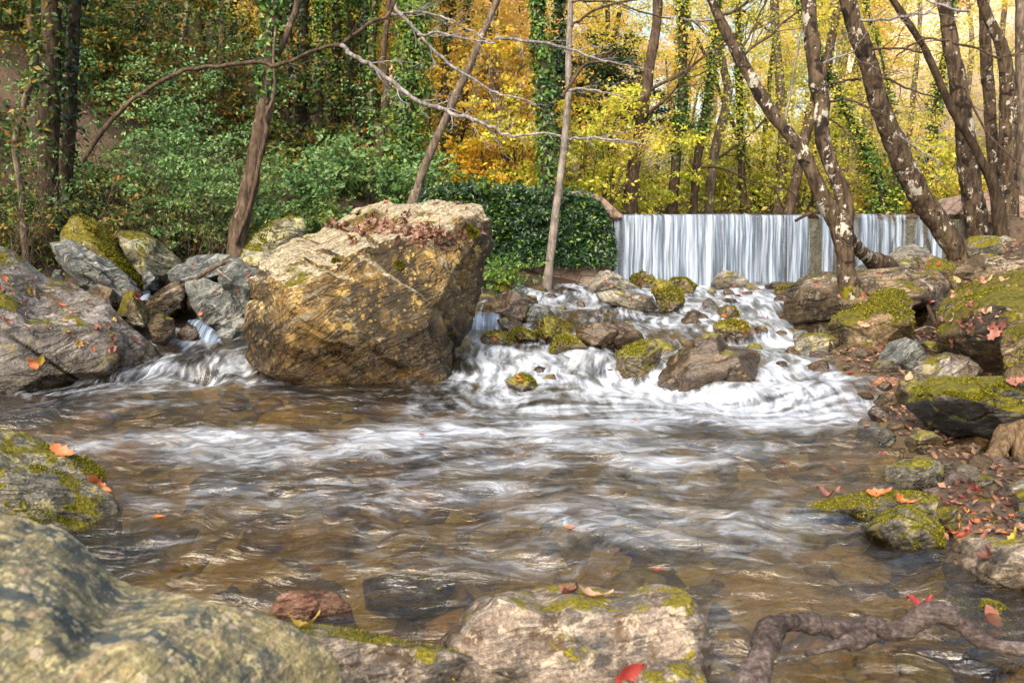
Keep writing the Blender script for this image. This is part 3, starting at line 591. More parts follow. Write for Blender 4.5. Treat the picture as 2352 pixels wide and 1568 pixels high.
def rapidstones(n):
    dirs, faces = ico(4)
    for j in range(5):
        d = dirs*np.array([1, rs.uniform(.6, .9), rs.uniform(.5, .75)])
        for _ in range(9):
            nn = nrm(rs.normal(size=3)); dd = rs.uniform(.4, .75); sel = (d@nn) > dd; d[sel] -= ((d[sel]@nn)-dd)[:, None]*nn
        d = d*(1+.08*fbm(dirs[:, 0]*2, dirs[:, 1]*2, dirs[:, 2]*2, j, 4))[:, None]
        protoM.append(raw_mesh('wet_stone', d, faces, M[['wet', 'wet', 'wetmoss', 'wet', 'wetmoss'][j]]))
    for k in range(n):
        x, y = rapid_pt(); s = .06+.13*rs.random()**2
        o = bpy.data.objects.new('wet_stone', protoM[k % 5]); COL.objects.link(o)
        o.location = (x, y, float(zw(x, y))-s*.12+.01); o.scale = (s*1.2, s, s); o.rotation_euler = (rs.normal()*.25, rs.normal()*.25, rs.random()*6.3)
        tag(o, 'small dark wet stone breaking the white water of the rapids', 'stone', 'small stones in the rapids'); ROCKS.append((x, y, s*1.1, s))
rapidstones(32)
def bankrocks(n, pts, size, mats, group, label):
    dirs, faces = ico(5); pr = []
    for j in range(7):
        d = dirs*np.array([1, rs.uniform(.6, .9), rs.uniform(.5, .75)])
        for _ in range(11):
            nn = nrm(rs.normal(size=3)); dd = rs.uniform(.4, .75); sel = (d@nn) > dd; d[sel] -= ((d[sel]@nn)-dd)[:, None]*nn
        r0 = dirs*1.5; d = d*(1+.07*fbm(r0[:, 0], r0[:, 1], r0[:, 2], j, 5)-.08*np.maximum(0, 1-abs(noise(r0[:, 0]*1.2, r0[:, 1]*1.2, r0[:, 2]*3, j+9))*9))[:, None]
        pr.append((raw_mesh('bank_rock', d, faces, M[mats[j % len(mats)]]), d))
    for k in range(n):
        x, y = pts(); s = rs.uniform(*size); me, d = pr[k % 7]; c = np.array([x, y, tz(x, y)+s*.12])
        if any(math.hypot((x-a)/(c_*.8+s*.6), (y-b)/(d_*.8+s*.6)) < 1.05 for a, b, c_, d_ in ROCKS[:90]): continue
        o = bpy.data.objects.new('bank_rock', me); COL.objects.link(o); an = rs.random()*6.3
        o.location = c; o.scale = (s, s, s); o.rotation_euler = (0, 0, an)
        tag(o, label, 'rock', group); R_ = np.array([[math.cos(an), math.sin(an), 0], [-math.sin(an), math.cos(an), 0], [0, 0, 1]]); BV.append((c+s*(d@R_), faces))
def br():
    y = rs.uniform(5.1, 10.5); return np.interp(y, _xr[:, 0], _xr[:, 1]) + rs.uniform(-.05, 1.0+.2*y), y
def bl():
    y = rs.uniform(7.4, 11.0); return np.interp(y, _xl[:, 0], _xl[:, 1]) - rs.uniform(-.1, 1.6), y
bankrocks(85, br, (.12, .34), ['mossy', 'brown', 'wetmoss', 'nearmoss', 'brown', 'wet', 'bluegrey'], 'half buried rocks of the right bank', 'half buried brown or mossy rock among others on the right bank')
bankrocks(34, bl, (.12, .28), ['bluegrey', 'brown', 'nearmoss', 'mossy', 'bluegrey', 'brown', 'wet'], 'half buried rocks of the left bank', 'half buried grey or brown rock among others on the left bank')
# stones of the stream bed
V, Fc = [], []; dirs, faces = ico(3); off = 0
for k in range(150):
    y = 1.9+5.2*rs.random()**1.3; x = rs.uniform(-.62, .62)*y*1.1
    s = rs.uniform(.05, .17)*(1 if y < 4 else 1.3); zz = min(tz(x, y)+s*.1, -.05-s*.42)
    if zz < tz(x, y)-s*.4: continue
    d = dirs*np.array([s, s*rs.uniform(.6, .9), s*.5])*(1+.12*noise(dirs[:, 0]*1.7+k, dirs[:, 1]*1.7, dirs[:, 2]*1.7))[:, None]
    a = rs.random()*6.3; d = d@np.array([[math.cos(a), math.sin(a), 0], [-math.sin(a), math.cos(a), 0], [0, 0, 1]])
    V.append(d+[x, y, zz]); Fc.append(faces+off); off += len(d)
t = NT('bed_stone'); g = t.n('NewGeometry')
cc = t.cramp(g.outputs['Random Per Island'], [(0, (.08, .05, .015)), (.3, (.24, .13, .035)), (.55, (.33, .22, .06)), (.75, (.20, .18, .09)), (1, (.38, .19, .11))])
cc = t.mix(t.ramp(t.noise(g.outputs['Position'], 18, 5, .7), .35, .65), cc, t.mix(1.0, cc, (.45, .4, .3), 'MULTIPLY'))
M['bedstone'] = t.done(t.n('BsdfPrincipled', i={'Base Color': cc, 'Roughness': .7}))
tag(obj('stream_bed_stones', np.concatenate(V), np.concatenate(Fc), M['bedstone']), kind='stuff')
# ---------- water ----------
def water_mat():
    t = NT('stream_water'); g = t.n('NewGeometry'); pos = g.outputs['Position']
    foam = t.n('Attribute', attribute_name='foam').outputs['Fac']; rap = t.n('Attribute', attribute_name='rapid').outputs['Fac']
    wv = t.n('TexNoise', i={'Vector': pos, 'Scale': 1.6, 'Detail': 2.0})
    sc = t.n('VectorMath', operation='SCALE'); t.set(sc.inputs[0], wv.outputs['Color']); sc.inputs['Scale'].default_value = .38
    ad = t.n('VectorMath', operation='ADD'); t.set(ad.inputs[0], pos); t.set(ad.inputs[1], sc.outputs[0])
    al_ = None
    pa = t.vscale(ad.outputs[0], (3.6, 8.5, 4)); pb = t.vscale(ad.outputs[0], (10, 2.0, 5))
    na = t.noise(pa, 1.6, 5, .6, .8); nb = t.noise(pb, 1.5, 5, .65)
    h = t.math('ADD', t.math('MULTIPLY', na, t.math('SUBTRACT', 1.0, rap)), t.math('MULTIPLY', nb, rap))
    fa = t.noise(t.vscale(ad.outputs[0], (2.3, 6.0, 4)), 1.5, 7, .7, 1.1)
    fb = t.noise(t.vscale(ad.outputs[0], (9, 1.7, 4)), 1.5, 4, .6)
    ff = t.math('ADD', t.math('MULTIPLY', fa, t.math('SUBTRACT', 1.0, rap)), t.math('MULTIPLY', fb, rap))
    al = t.math('ADD', foam, t.math('MULTIPLY', t.math('SUBTRACT', ff, .5), 1.35))
    al = t.math('MULTIPLY', t.ramp(al, .10, 1.05), t.math('ADD', .72, t.math('MULTIPLY', rap, .16)))
    al = t.math('MULTIPLY', al, t.ramp(foam, 0.0, .12))
    bp = t.n('Bump', i={'Height': h, 'Strength': .8, 'Distance': .06})
    gl = t.n('BsdfGlossy', i={'Roughness': .13, 'Normal': bp.outputs[0], 'Color': (1, .96, .88)})
    tr = t.n('BsdfTransparent', i={'Color': (.88, .80, .46)})
    fr = t.n('Fresnel', i={'IOR': 1.42, 'Normal': bp.outputs[0]})
    w = t.n('MixShader', i={0: t.math('ADD', t.math('MULTIPLY', fr.outputs[0], 1.3), .06, clamp=True), 1: tr.outputs[0], 2: gl.outputs[0]})
    bf = t.n('Bump', i={'Height': ff, 'Strength': .2, 'Distance': .03})
    fo = t.n('BsdfPrincipled', i={'Base Color': t.mix(t.ramp(ff, .35, .62), (.24, .27, .31), (.62, .66, .72)), 'Roughness': .35, 'Normal': bf.outputs[0]})  # foam colour, also the pale painted sky reflections of the near pool
    return t.done(t.n('MixShader', i={0: al, 1: w.outputs[0], 2: fo.outputs[0]}))
M['water'] = water_mat()
ny, nx = 760, 640
ys, ts = fan(.7, 12.05, ny, .86, nx)
Yw = np.repeat(ys[:, None], nx, 1); Xw = ts[None, :]*(Yw+.6)
base = zw(Xw, Yw)
rap = sm(5.9, 7.2, Yw + .8*noise(Xw*.7, Yw*.7, 0, 2) + .5*sm(.5, 2, Xw))
wx, wy = Xw+.5*noise(Xw*1.1, Yw*1.6, 0, 41), Yw+.34*noise(Xw*1.0, Yw*1.3, 0, 42)
pool = .024*fbm(wx*1.7, wy*3.2, 0, 43, 3) + .013*fbm(wx*4.0, wy*7.5, 0, 44, 3)
rp = .045*fbm(wx*2.6, wy*1.6, 0, 45, 2) + .005*fbm(wx*9, wy*2.0, 0, 46, 2)
Zw = base + pool*(1-rap) + rp*rap
# foam, plus pale near-pool patches painted in place of rippled sky reflections
U, Vv = proj(Xw, Yw, base)
ZON = [(1400,700,230,40,.6),(1250,690,90,30,.5),(1330,650,90,16,.55),(1560,690,120,22,.5),(1640,665,140,16,.6),(1760,700,90,40,.8),(1620,745,150,22,.75),(1780,770,90,45,.85),(1840,840,110,60,.8),
       (1380,815,160,18,.5),(1180,815,130,16,.6),(1250,850,190,28,.7),(1120,870,90,22,.65),(1350,900,220,26,.65),(1600,905,220,24,.8),(1800,900,160,45,1.2),(1900,880,110,30,.7),
       (1650,935,360,38,1.7),(1400,965,360,24,1.0),(1000,985,450,16,1.2),(700,1000,360,14,1.0),(1250,1015,450,20,.8),(1950,955,90,20,.4),(320,895,160,12,.7),(480,877,130,7,.9),(250,925,220,14,.55),(120,945,200,10,.35),
       (480,782,90,8,.75),(480,840,90,26,.38),(1100,745,40,28,.8),(960,930,180,20,.3),(1150,930,160,20,.55),(300,1015,220,16,.7),(500,1040,300,24,.6),(900,1050,350,26,.6),(1300,1060,300,26,.6),
       (330,1175,70,40,.5),(380,1240,80,14,.5),(1600,1050,250,34,.7),(1000,1140,500,60,.48),(1500,1150,450,70,.48),(600,1140,260,60,.42),(1750,1200,280,80,.42),(1250,1240,450,50,.40),(1650,1480,60,80,.7),(1000,1310,400,30,.34),(1950,1350,200,60,.25)]  # near-pool entries put grey sky reflection into the foam mask
foam = np.zeros_like(Xw)
for (a, b, ru, rv, s) in ZON: foam += s*np.exp(-(((U-a)/ru)**2+((Vv-b)/rv)**2)*1.0)
foam = 1-np.exp(-foam*.75)
foam += .11*rap*sm(-.55, -.2, Xw)*(Yw < 11.9)
# white water where the profile drops and around rocks
gy = np.gradient(base, axis=0)/np.gradient(Yw, axis=0); dn = lambda a, k: np.roll(a, -k, axis=0)
gs = np.clip(gy*2.2, 0, 1); below = (dn(gs, 8)+dn(gs, 16)+dn(gs, 26))/3
foam = foam*(1-.5*gs*(Xw > -.6)) + .38*below*(Yw < 11.5) + .12*gs
for (rx, ry, ra, rb) in ROCKS:
    if ry < 5.4 or ry > 12: continue
    e = np.hypot((Xw-rx)/(ra*1.0+.02), (Yw-ry)/(rb*1.0+.02))
    foam += .22*np.exp(-((e-1.12)/.14)**2)*rap
brk = .5+.5*fbm(wx*1.8*(1-rap)+wx*4*rap, wy*4.5*(1-rap)+wy*1.3*rap, 0, 48, 3)
foam = np.clip(foam*(.35+1.1*brk), 0, 1.2)
o = obj('stream_water', np.stack([Xw, Yw, Zw], -1).reshape(-1, 3), gridfaces(ny, nx), M['water'])
attr(o.data, 'foam', foam.ravel()); attr(o.data, 'rapid', rap.ravel()); tag(o, kind='structure')
# upper pool behind the weir
xs = np.linspace(.6, 7.0, 60); yy = np.linspace(12.02, 18.6, 60); A, B = np.meshgrid(xs, yy)
o = obj('upper_pool_water', np.stack([A, B, 1.385+.003*noise(A*4, B*4)], -1).reshape(-1, 3), gridfaces(60, 60), M['water'])
attr(o.data, 'foam', np.where(B < 12.25, .9, 0).ravel()); attr(o.data, 'rapid', np.zeros(3600)); tag(o, kind='structure')

# weir, its falling water
XL, XR, LIP, YW = 1.42, 5.95, 1.355, 12.0
t = NT('weir_concrete'); pos = t.n('NewGeometry').outputs['Position']
n1 = t.noise(t.vscale(pos, (5, 5, .8)), 2, 5, .7); n2 = t.noise(pos, 12, 4, .7)
cc = t.cramp(t.math('ADD', t.math('MULTIPLY', n1, .7), t.math('MULTIPLY', n2, .3)), [(.3, (.03, .032, .028)), (.5, (.09, .085, .06)), (.7, (.17, .15, .11))])
M['weir'] = t.done(t.n('BsdfPrincipled', i={'Base Color': cc, 'Roughness': .35, 'Normal': t.n('Bump', i={'Height': n2, 'Distance': .03}).outputs[0]}))
def sheet(name, fn, nu, nv, mat, parent=None):
    s, tt = np.meshgrid(np.linspace(0, 1, nu), np.linspace(0, 1, nv)); x, y, z = fn(s, tt)
    return obj(name, np.stack([x, y, z], -1).reshape(-1, 3), gridfaces(nv, nu), mat, parent), s, tt
def box(name, lo, hi, mat, parent=None, seed=0, rough=.0, nseg=(30, 4, 16)):
    bm = bmesh.new(); bmesh.ops.create_cube(bm, size=1)
    bmesh.ops.subdivide_edges(bm, edges=bm.edges[:], cuts=10, use_grid_fill=True)
    V = np.array([v.co[:] for v in bm.verts]); Fc = np.array([[v.index for v in f.verts] for f in bm.faces]); bm.free()
    lo, hi = np.array(lo, float), np.array(hi, float); V = lo+(V+.5)*(hi-lo)
    if rough: V += rough*np.stack([fbm(V[:, 0]*3, V[:, 1]*3, V[:, 2]*3, seed+k, 3) for k in range(3)], -1)
    return obj(name, V, Fc, mat, parent, False)
we = empty('weir', (4.2, YW+.3, 0), 'low stone and concrete weir behind the falling water at the head of the rapids', 'weir')
box('wall', (XL-.2, YW+.03, -.4), (XR+.4, YW+.55, LIP-.03), M['weir'], we, 2, .015)
def wf_mat():
    t = NT('falling_water'); pos = t.n('NewGeometry').outputs['Position']
    gap = t.n('Attribute', attribute_name='gap').outputs['Fac']
    wv = t.n('TexNoise', i={'Vector': t.vscale(pos, (1.2, 1.2, 1.2)), 'Scale': 1.5})
    sc = t.n('VectorMath', operation='SCALE'); t.set(sc.inputs[0], wv.outputs['Color']); sc.inputs['Scale'].default_value = .06
    ad = t.n('VectorMath', operation='ADD'); t.set(ad.inputs[0], pos); t.set(ad.inputs[1], sc.outputs[0])
    a = t.noise(t.vscale(ad.outputs[0], (11, .3, .5)), 1, 3, .6); b = t.noise(t.vscale(ad.outputs[0], (42, .3, 1.1)), 1, 4, .65)
    f = t.math('ADD', t.math('MULTIPLY', a, .5), t.math('MULTIPLY', b, .5))
    al = t.math('SUBTRACT', t.ramp(f, .22, .66), gap, clamp=True)
    al = t.math('ADD', t.math('MULTIPLY', al, .85), t.math('MULTIPLY', t.math('SUBTRACT', 1.0, gap, clamp=True), .15), clamp=True)
    c = t.mix(t.ramp(f, .42, .62), (.11, .15, .21), (.40, .47, .57))
    p = t.n('BsdfPrincipled', i={'Base Color': c, 'Roughness': .3, 'Specular IOR Level': .6})
    tr = t.n('BsdfTransparent')
    return t.done(t.n('MixShader', i={0: al, 1: tr.outputs[0], 2: p.outputs[0]}))
M['fall'] = wf_mat()
def ff(s, tt):
    x = XL+(XR-XL)*s
    drop = np.clip((tt-.12)/.88, 0, 1); z = np.where(tt < .12, LIP+.032+.006*noise(x*2.2, .1, 0, 7)-.008*(tt/.12)**2, LIP+.024-(LIP-.32)*drop**1.25)
    n_ = noise(x*9, .2, 0, 5)*.5+noise(x*28, z*.5, 0, 6)*.5
    y = YW+.10-.14*np.clip(tt/.12, 0, 1)-.13*drop**.6 + n_*.022*np.clip(tt*6, 0, 1)
    return x+.01*noise(x*6, z*2, 0, 8), y, z
o, s, tt = sheet('waterfall', ff, 520, 70, M['fall'])
xx = XL+(XR-XL)*s; gap = np.zeros_like(s)
for (uu, hw, st) in [(1874,13,1.2),(1918,9,.9),(1862,4,.7),(2092,11,1.2),(2050,4,.6),(2128,6,1.1),(2022,4,.6),(2075,3,.5),(1960,5,.5),(1600,4,.3),(1745,5,.35),(1800,4,.45),(1965,6,.5)]:
    xc = P(uu, 560, 11.9)[0]; gap += st*np.exp(-((xx-xc+.03*noise(xx*0, tt*3, uu))/(hw/F*11.9))**2)*sm(.05, .2, tt)
gap += .5*sm(.0, .2, noise(xx*7, tt*2.2, 0, 12))*sm(3.9, 4.6, xx)*sm(.45, .1, tt)
attr(o.data, 'gap', np.clip(gap, 0, 1).ravel()); tag(o, kind='structure')
# little spills in the side channels
def spill(pts, w, sag=.05, name='small_cascade'):
    pts = np.array(pts, float)
    def f2(s, tt):
        k = tt*(len(pts)-1); c = np.stack([np.interp(k, np.arange(len(pts)), pts[:, j]) for j in range(3)], -1)
        x = c[..., 0]+(s-.5)*w*(1+.3*tt); return x, c[..., 1]-.02+.03*noise(x*18, tt, 0, 3), c[..., 2]+.03*(1-(2*s-1)**2)+.01*noise(x*30, tt*2, 0, 4)
    o, s, tt = sheet(name, f2, 60, 40, M['fall'])
    attr(o.data, 'gap', (sm(.35, .5, abs(s-.5))*.8).ravel()); tag(o, kind='structure')
spill([P(450,740,8.45), P(468,752,8.25), P(485,775,8.05), P(495,790,7.95)], .17)
spill([P(345,668,9.1), P(335,680,8.8), P(325,695,8.5)], .09)
spill([P(1112,722,8.9), P(1110,730,8.7), P(1106,752,8.6), P(1102,778,8.55)], .34)
spill([P(1510,690,10.2), P(1512,700,9.9), P(1514,715,9.8)], .3)
spill([P(1455,668,10.4), P(1470,682,10.1), P(1480,705,9.9)], .3)
# ---------- trunks, branches, foliage ----------
def catmull(p, n):
    p = np.asarray(p, float); q = np.vstack([2*p[0]-p[1], p, 2*p[-1]-p[-2]]); out = []
    for i in range(1, len(q)-2):
        t = np.linspace(0, 1, n, endpoint=False)[:, None]
        a, b, c, d = q[i-1], q[i], q[i+1], q[i+2]
        out.append(.5*((2*b)+(-a+c)*t+(2*a-5*b+4*c-d)*t*t+(-a+3*b-3*c+d)*t**3))
    out.append(p[-1:]); return np.vstack(out)
def tube(path, rad, ns=10, rough=0.0, seed=0, fr=9.0):
    path = np.asarray(path, float); n = len(path); rad = np.maximum(np.asarray(rad, float), .0008)
    T = nrm(np.gradient(path, axis=0)); ref = np.array([.3, .9, .1]); A = nrm(np.cross(T, ref)); B = np.cross(T, A)
    th = np.arange(ns)/ns*2*np.pi
    dirs = A[:, None]*np.cos(th)[None, :, None]+B[:, None]*np.sin(th)[None, :, None]
    rr = np.repeat(rad[:, None], ns, 1)
    V = path[:, None]+dirs*rr[..., None]
    if rough:
        k = 1+rough*(fbm(V[..., 0]*fr, V[..., 1]*fr, V[..., 2]*fr*.45, seed, 4)+.5*noise(V[..., 0]*fr*4, V[..., 1]*fr*4, V[..., 2]*fr*.8, seed+9))
        V = path[:, None]+dirs*(rr*k)[..., None]
    i = np.arange(n-1)[:, None]*ns; j = np.arange(ns)[None, :]; j2 = (j+1) % ns
    Fc = np.stack([i+j, i+j2, i+ns+j2, i+ns+j], -1).reshape(-1, 4)
    return V.reshape(-1, 3), Fc
class Bag:
    def __init__(s): s.V = []; s.F = []; s.n = 0
    def add(s, V, Fc): s.V.append(V); s.F.append(Fc+s.n); s.n += len(V)
    def obj(s, name, mat, parent, smooth=True):
        return obj(name, np.concatenate(s.V), np.concatenate(s.F), mat, parent, smooth) if s.V else None
def grow(bag, p, d, L, r, lv, rs, sag=.0, up=.0, nch=5, tips=None, wig=.25):
    n = 7; pts = [np.array(p, float)]; d = nrm(np.array(d, float))
    for k in range(n):
        d = nrm(d+rs.normal(size=3)*wig*.5+np.array([0, 0, up-sag])*.3); pts.append(pts[-1]+d*L/n)
    pts = np.array(pts); pp = catmull(pts, 3); rad = np.linspace(r, r*.3, len(pp))
    bag.add(*tube(pp, rad, 6 if r > .012 else 4))
    if tips is not None: tips.append(pts[-1]); tips.append(pts[n//2])
    if lv > 0:
        for _ in range(nch):
            k = rs.integers(1, n+1); dd = nrm(pts[k]-pts[k-1]); s = nrm(np.cross(dd, rs.normal(size=3)))
            grow(bag, pts[k], dd*.75+s*rs.uniform(.5, 1.0), L*rs.uniform(.3, .55), r*.45, lv-1, rs, sag, up, nch, tips, wig)
def slim(px, k, n0=0):
    return [(q[0], q[1], q[2]*(k if i >= n0 else 1)) for i, q in enumerate(px)]
def pxpath(pts, Y0, Y1=None):
    Y1 = Y0 if Y1 is None else Y1; n = len(pts); out = []; rad = []
    for k, q in enumerate(pts):
        Y = Y0+(Y1-Y0)*k/(n-1) if len(q) < 4 else q[3]
        out.append(P(q[0], q[1], Y)); rad.append(q[2]/F*Y)
    return np.array(out), np.array(rad)
def trunk(name, parent, pts, rad, mat, ns=12, rough=.12, foot=True, top=4.0, seed=0, flare=1.5, sub=8):
    pts = np.array(pts); rad = np.array(rad)
    if foot:
        b = pts[0]; g_ = tz(b[0], b[1])-.25; d = pts[0]-pts[1]; d = d/max(1e-6, abs(d[2])); h = max(b[2]-g_, .15)
        pts = np.vstack([b+d*h*.7*np.array([1, 1, 1/.7]), pts]); rad = np.append(rad[0]*flare, rad)
    if top:
        d = nrm(pts[-1]-pts[-2]); q = pts[-1]; ex = []; er = []
        for k in range(1, 5):
            d = nrm(d+np.array([0, 0, .18])+RNG.normal(size=3)*.08); q = q+d*top/4; ex.append(q); er.append(rad[-1]*(1-.2*k))
        pts = np.vstack([pts, ex]); rad = np.append(rad, er)
    pp = catmull(pts, sub); rr = catmull(np.stack([rad, rad, rad], -1), sub)[:, 0]
    V, Fc = tube(pp, rr, ns, rough, seed)
    return obj(name, V, Fc, M[mat], parent), pts, rad
def cloud(parent, name, centers, radii, n, size, mat, flat=.55, rs=RNG, jit=1.0, thresh=None):
    """leafy sprays: every centre gets several tilted discs of leaves"""
    centers = np.asarray(centers, float); m = len(centers); radii = np.broadcast_to(radii, (m,)); P_ = []; N_ = []
    for c, r in zip(centers, radii):
        ns = max(3, int(6+rs.integers(5))); per = max(4, int(n/m/ns))
        for _ in range(ns):
            cc = c+rs.normal(size=3)*r*np.array([.5, .5, .42]); a = rs.random()*6.3; ax = np.array([math.cos(a), math.sin(a), rs.normal()*.25])
            sd = np.cross(ax, [0, 0, 1.0]); u = rs.normal(size=(per, 1))*r*.34; w = rs.normal(size=(per, 1))*r*.17; h = rs.normal(size=(per, 1))*r*.07*flat
            P_.append(cc+ax*u+sd*w+np.array([0, 0, 1])*(h-abs(u)*.18)); N_.append(np.tile(nrm(np.array([rs.normal()*.3, -.35+rs.normal()*.3, .8])), (per, 1)))
    p = np.concatenate(P_); nn = np.concatenate(N_)
    V, Fc = leaves(p, rs.uniform(size[0], size[1], len(p)), nn, jit, rs)
    return obj(name, V, Fc, M[mat], parent, False)
def ivy(parent, pts, rad, n, size, mat, spread=1.6, t0=0, t1=1, rs=RNG, name='ivy'):
    pp = catmull(pts, 12); rr = catmull(np.stack([rad]*3, -1), 12)[:, 0]; L = len(pp)
    k = rs.uniform(t0*(L-1), t1*(L-1), n*2); i = k.astype(int).clip(0, L-2); f = (k-i)[:, None]
    c = pp[i]*(1-f)+pp[i+1]*f; clump = .5+.5*noise(c[:, 2]*1.7, c[:, 0], c[:, 1], 71)
    o_ = nrm(rs.normal(size=(len(c), 3))*[1, 1, .3]); lump = .6+.9*(noise(c[:, 2]*1.3+o_[:, 0]*1.5, o_[:, 1]*1.5, c[:, 0], 72)*.5+.5)
    keep = rs.random(len(c)) < .25+.75*clump; c, o_, lump, r0 = c[keep], o_[keep], lump[keep], rr[i][keep]
    p = c+o_*(r0*(.95+rs.random(len(c))*(spread-.9)*lump))[:, None]
    V, Fc = leaves(p, rs.uniform(size[0], size[1], len(p)), o_+[0, 0, .5], .7, rs)
    return obj(name, V, Fc, M[mat], parent, False)

def tree(name, label, cat, mat, px, Y0, Y1=None, ns=10, top=4, crown=None, iv=None, rough=.12, flare=1.4, group=None, limbs=0, seed=1, foot=True, sub=8):
    rs = np.random.default_rng(seed*31+int(px[0][0])); pts, rad = pxpath(px, Y0, Y1)
    root = empty(name, (pts[0][0], pts[0][1], pts[0][2]), label, cat, group)
    tr, pts, rad = trunk('trunk', root, pts, rad, mat, ns, rough, foot, top, seed, flare, sub)
    if limbs:
        for _ in range(limbs):
            bag = Bag(); tips = []; k = rs.integers(2, len(pts)); a = rs.random()*6.3
            grow(bag, pts[k], [math.cos(a), math.sin(a)*.7, .5], rs.uniform(1.0, 2.4), min(rad[k]*.35, .03), 2, rs, up=.15, nch=4, tips=tips)
            bag.obj('branch', M['twig_dark'], root)
    if iv:
        n, mt, sp, t0, t1 = iv; ivy(tr, pts, rad, n, (.05, .10), mt, sp, t0, t1, rs)
    if crown:
        n, mt, (zl, zh), spread, size = crown
        H = pts[-1][2]; cs = []
        zs = rs.uniform(zl, zh, max(5, n//260))
        for z in zs:
            x = np.interp(z, pts[:, 2], pts[:, 0]) if z < H else pts[-1][0]; y = np.interp(z, pts[:, 2], pts[:, 1]) if z < H else pts[-1][1]
            cs.append([x+rs.normal()*spread, y+rs.normal()*spread*.8, z])
        cloud(root, 'crown', cs, rs.uniform(.5, 1.1, len(cs)), n, size, mt, rs=rs)
    return root, pts, rad

# --- right foreground trees ---
T1, p1, r1 = tree('leaning_tree', 'nearest leaning tree on the right, its mottled trunk forks into two long stems', 'tree', 'bark_lichen',
    slim([(1966,704,27),(1955,673,25),(1944,630,21),(1941,590,22),(1937,560,24),(1932,530,27),(1925,510,25),(1905,480,22),(1886,443,19),(1863,394,16),(1839,348,17),(1807,302,15),(1772,260,15),(1740,207,14),(1712,155,14),(1684,105,12),(1656,49,12),(1635,0,11),(1610,-60,10)], .95), 8.0, 8.0, 22, 2.5, rough=.16, flare=1.5, sub=14)
q, rq = pxpath([(1932,545,20),(1940,505,22),(1939,464,19),(1927,422,17),(1909,380,16),(1893,334,15),(1886,281,15),(1888,232,17),(1878,190,19),(1870,151,15),(1867,105,16),(1860,53,15),(1856,0,15),(1850,-60,14)], 8.02, 8.3)
trunk('stem', T1, q, rq, 'bark_lichen', 20, .18, False, 2.5, 5, sub=14)
q, rq = pxpath([(1935,520,12),(1950,548,16),(1972,572,15),(1995,592,17),(2022,608,24),(2040,625,30)], 8.15, 9.2)
trunk('mossy_root', T1, q, rq, 'bark_lichen', 16, .15, False, 0, 6, sub=8)
T3, p3, r3 = tree('leaning_tree', 'thick leaning tree with white and black bark and mossy flared foot, right of the fork', 'tree', 'bark_lichen',
    [(2258,632,48),(2238,618,38),(2215,596,29),(2190,562,26),(2155,512,24),(2124,468,24),(2095,418,24),(2071,369,22),(2050,316,23),(2029,267,21),(2011,211,21),(1997,158,19),(1979,102,20),(1958,46,18),(1949,0,18),(1935,-60,17)], 10.0, 9.6, 24, 3, rough=.14, flare=1.35, sub=14)
T4, p4, r4 = tree('alder_tree', 'upright rough barked tree at the right with a thinner stem pressed against it', 'tree', 'bark_lichen',
    [(2248,560,26),(2240,492,24),(2232,440,23),(2225,387,23),(2218,334,22),(2215,281,19),(2204,229,19),(2197,169,18),(2183,105,17),(2176,46,15),(2166,0,14),(2155,-60,13)], 11.8, 11.6, 20, 4, rough=.12, sub=12)
T5, p5, r5 = tree('slanting_tree', 'thin dark slanting tree crossing the upright rough barked tree, right', 'tree', 'bark_dark',
    [(2300,560,18),(2296,510,16),(2290,457,14),(2278,415,11),(2257,376,9.5),(2236,334,9.5),(2215,299,9),(2190,257,9),(2166,207,8),(2145,158,7.5),(2123,112,7),(2102,77,7),(2074,35,8),(2050,0,7),(2020,-50,6)], 11.3, 11.0, 14, 2, rough=.14, sub=10)
tree('alder_tree', 'wide grey trunk second from the right edge', 'tree', 'bark_lichen',
    [(2318,560,24),(2315,440,20),(2314,352,19),(2317,281,19),(2317,211,18),(2310,148,14),(2296,95,12),(2275,53,11),(2257,0,11),(2250,-60,10)], 12.6, 12.4, 18, 4, rough=.12, sub=10)
tree('alder_tree', 'speckled grey trunk between the crossing pair and the wide grey trunk', 'tree', 'bark_lichen',
    [(2290,545,15),(2288,440,14),(2285,387,13),(2278,316,13),(2271,211,13),(2264,120,12),(2261,40,11),(2258,-60,10)], 13.4, 13.2, 14, 4, rough=.12)
tree('alder_tree', 'straight grey trunk cut by the right edge of the picture', 'tree', 'bark_grey', [(2358,560,20),(2354,400,18),(2352,200,17),(2350,0,16),(2350,-60,15)], 14, 14, 14, 4)

# --- slim trees by the ivy wall ---
tree('slim_tree', 'slim straight grey tree standing in front of the ivy wall', 'tree', 'bark_pale',
    [(1262,604,10),(1268,560,9.5),(1276,492,9),(1285,422,8.5),(1294,352,8),(1301,281,8),(1306,211,7.5),(1306,123,7),(1310,35,6.5),(1311,0,6),(1312,-60,6)], 11.4, 11.3, 12, 3, rough=.08, flare=1.5)
tree('slanting_tree', 'slim grey brown tree slanting to the right just behind the great boulder', 'tree', 'bark_grey',
    [(950,462,12),(957,440,10),(970,397,9),(991,345,9),(1012,299,9),(1030,260,9),(1051,211,9),(1076,158,8),(1093,116,8),(1114,70,7),(1130,28,7),(1143,0,7),(1160,-50,6)], 11.0, 10.8, 12, 3, rough=.12, flare=1.1)
tree('ivy_tree', 'tall trunk wrapped in green ivy rising over the ivy wall', 'tree', 'bark_dark',
    [(1258,480,16),(1257,422,15),(1255,316,13),(1252,211,13),(1245,141,12),(1238,88,10),(1234,0,9),(1232,-60,8)], 12.9, 13, 12, 4, iv=(3800, 'lf_green', 2.1, 0, .85))
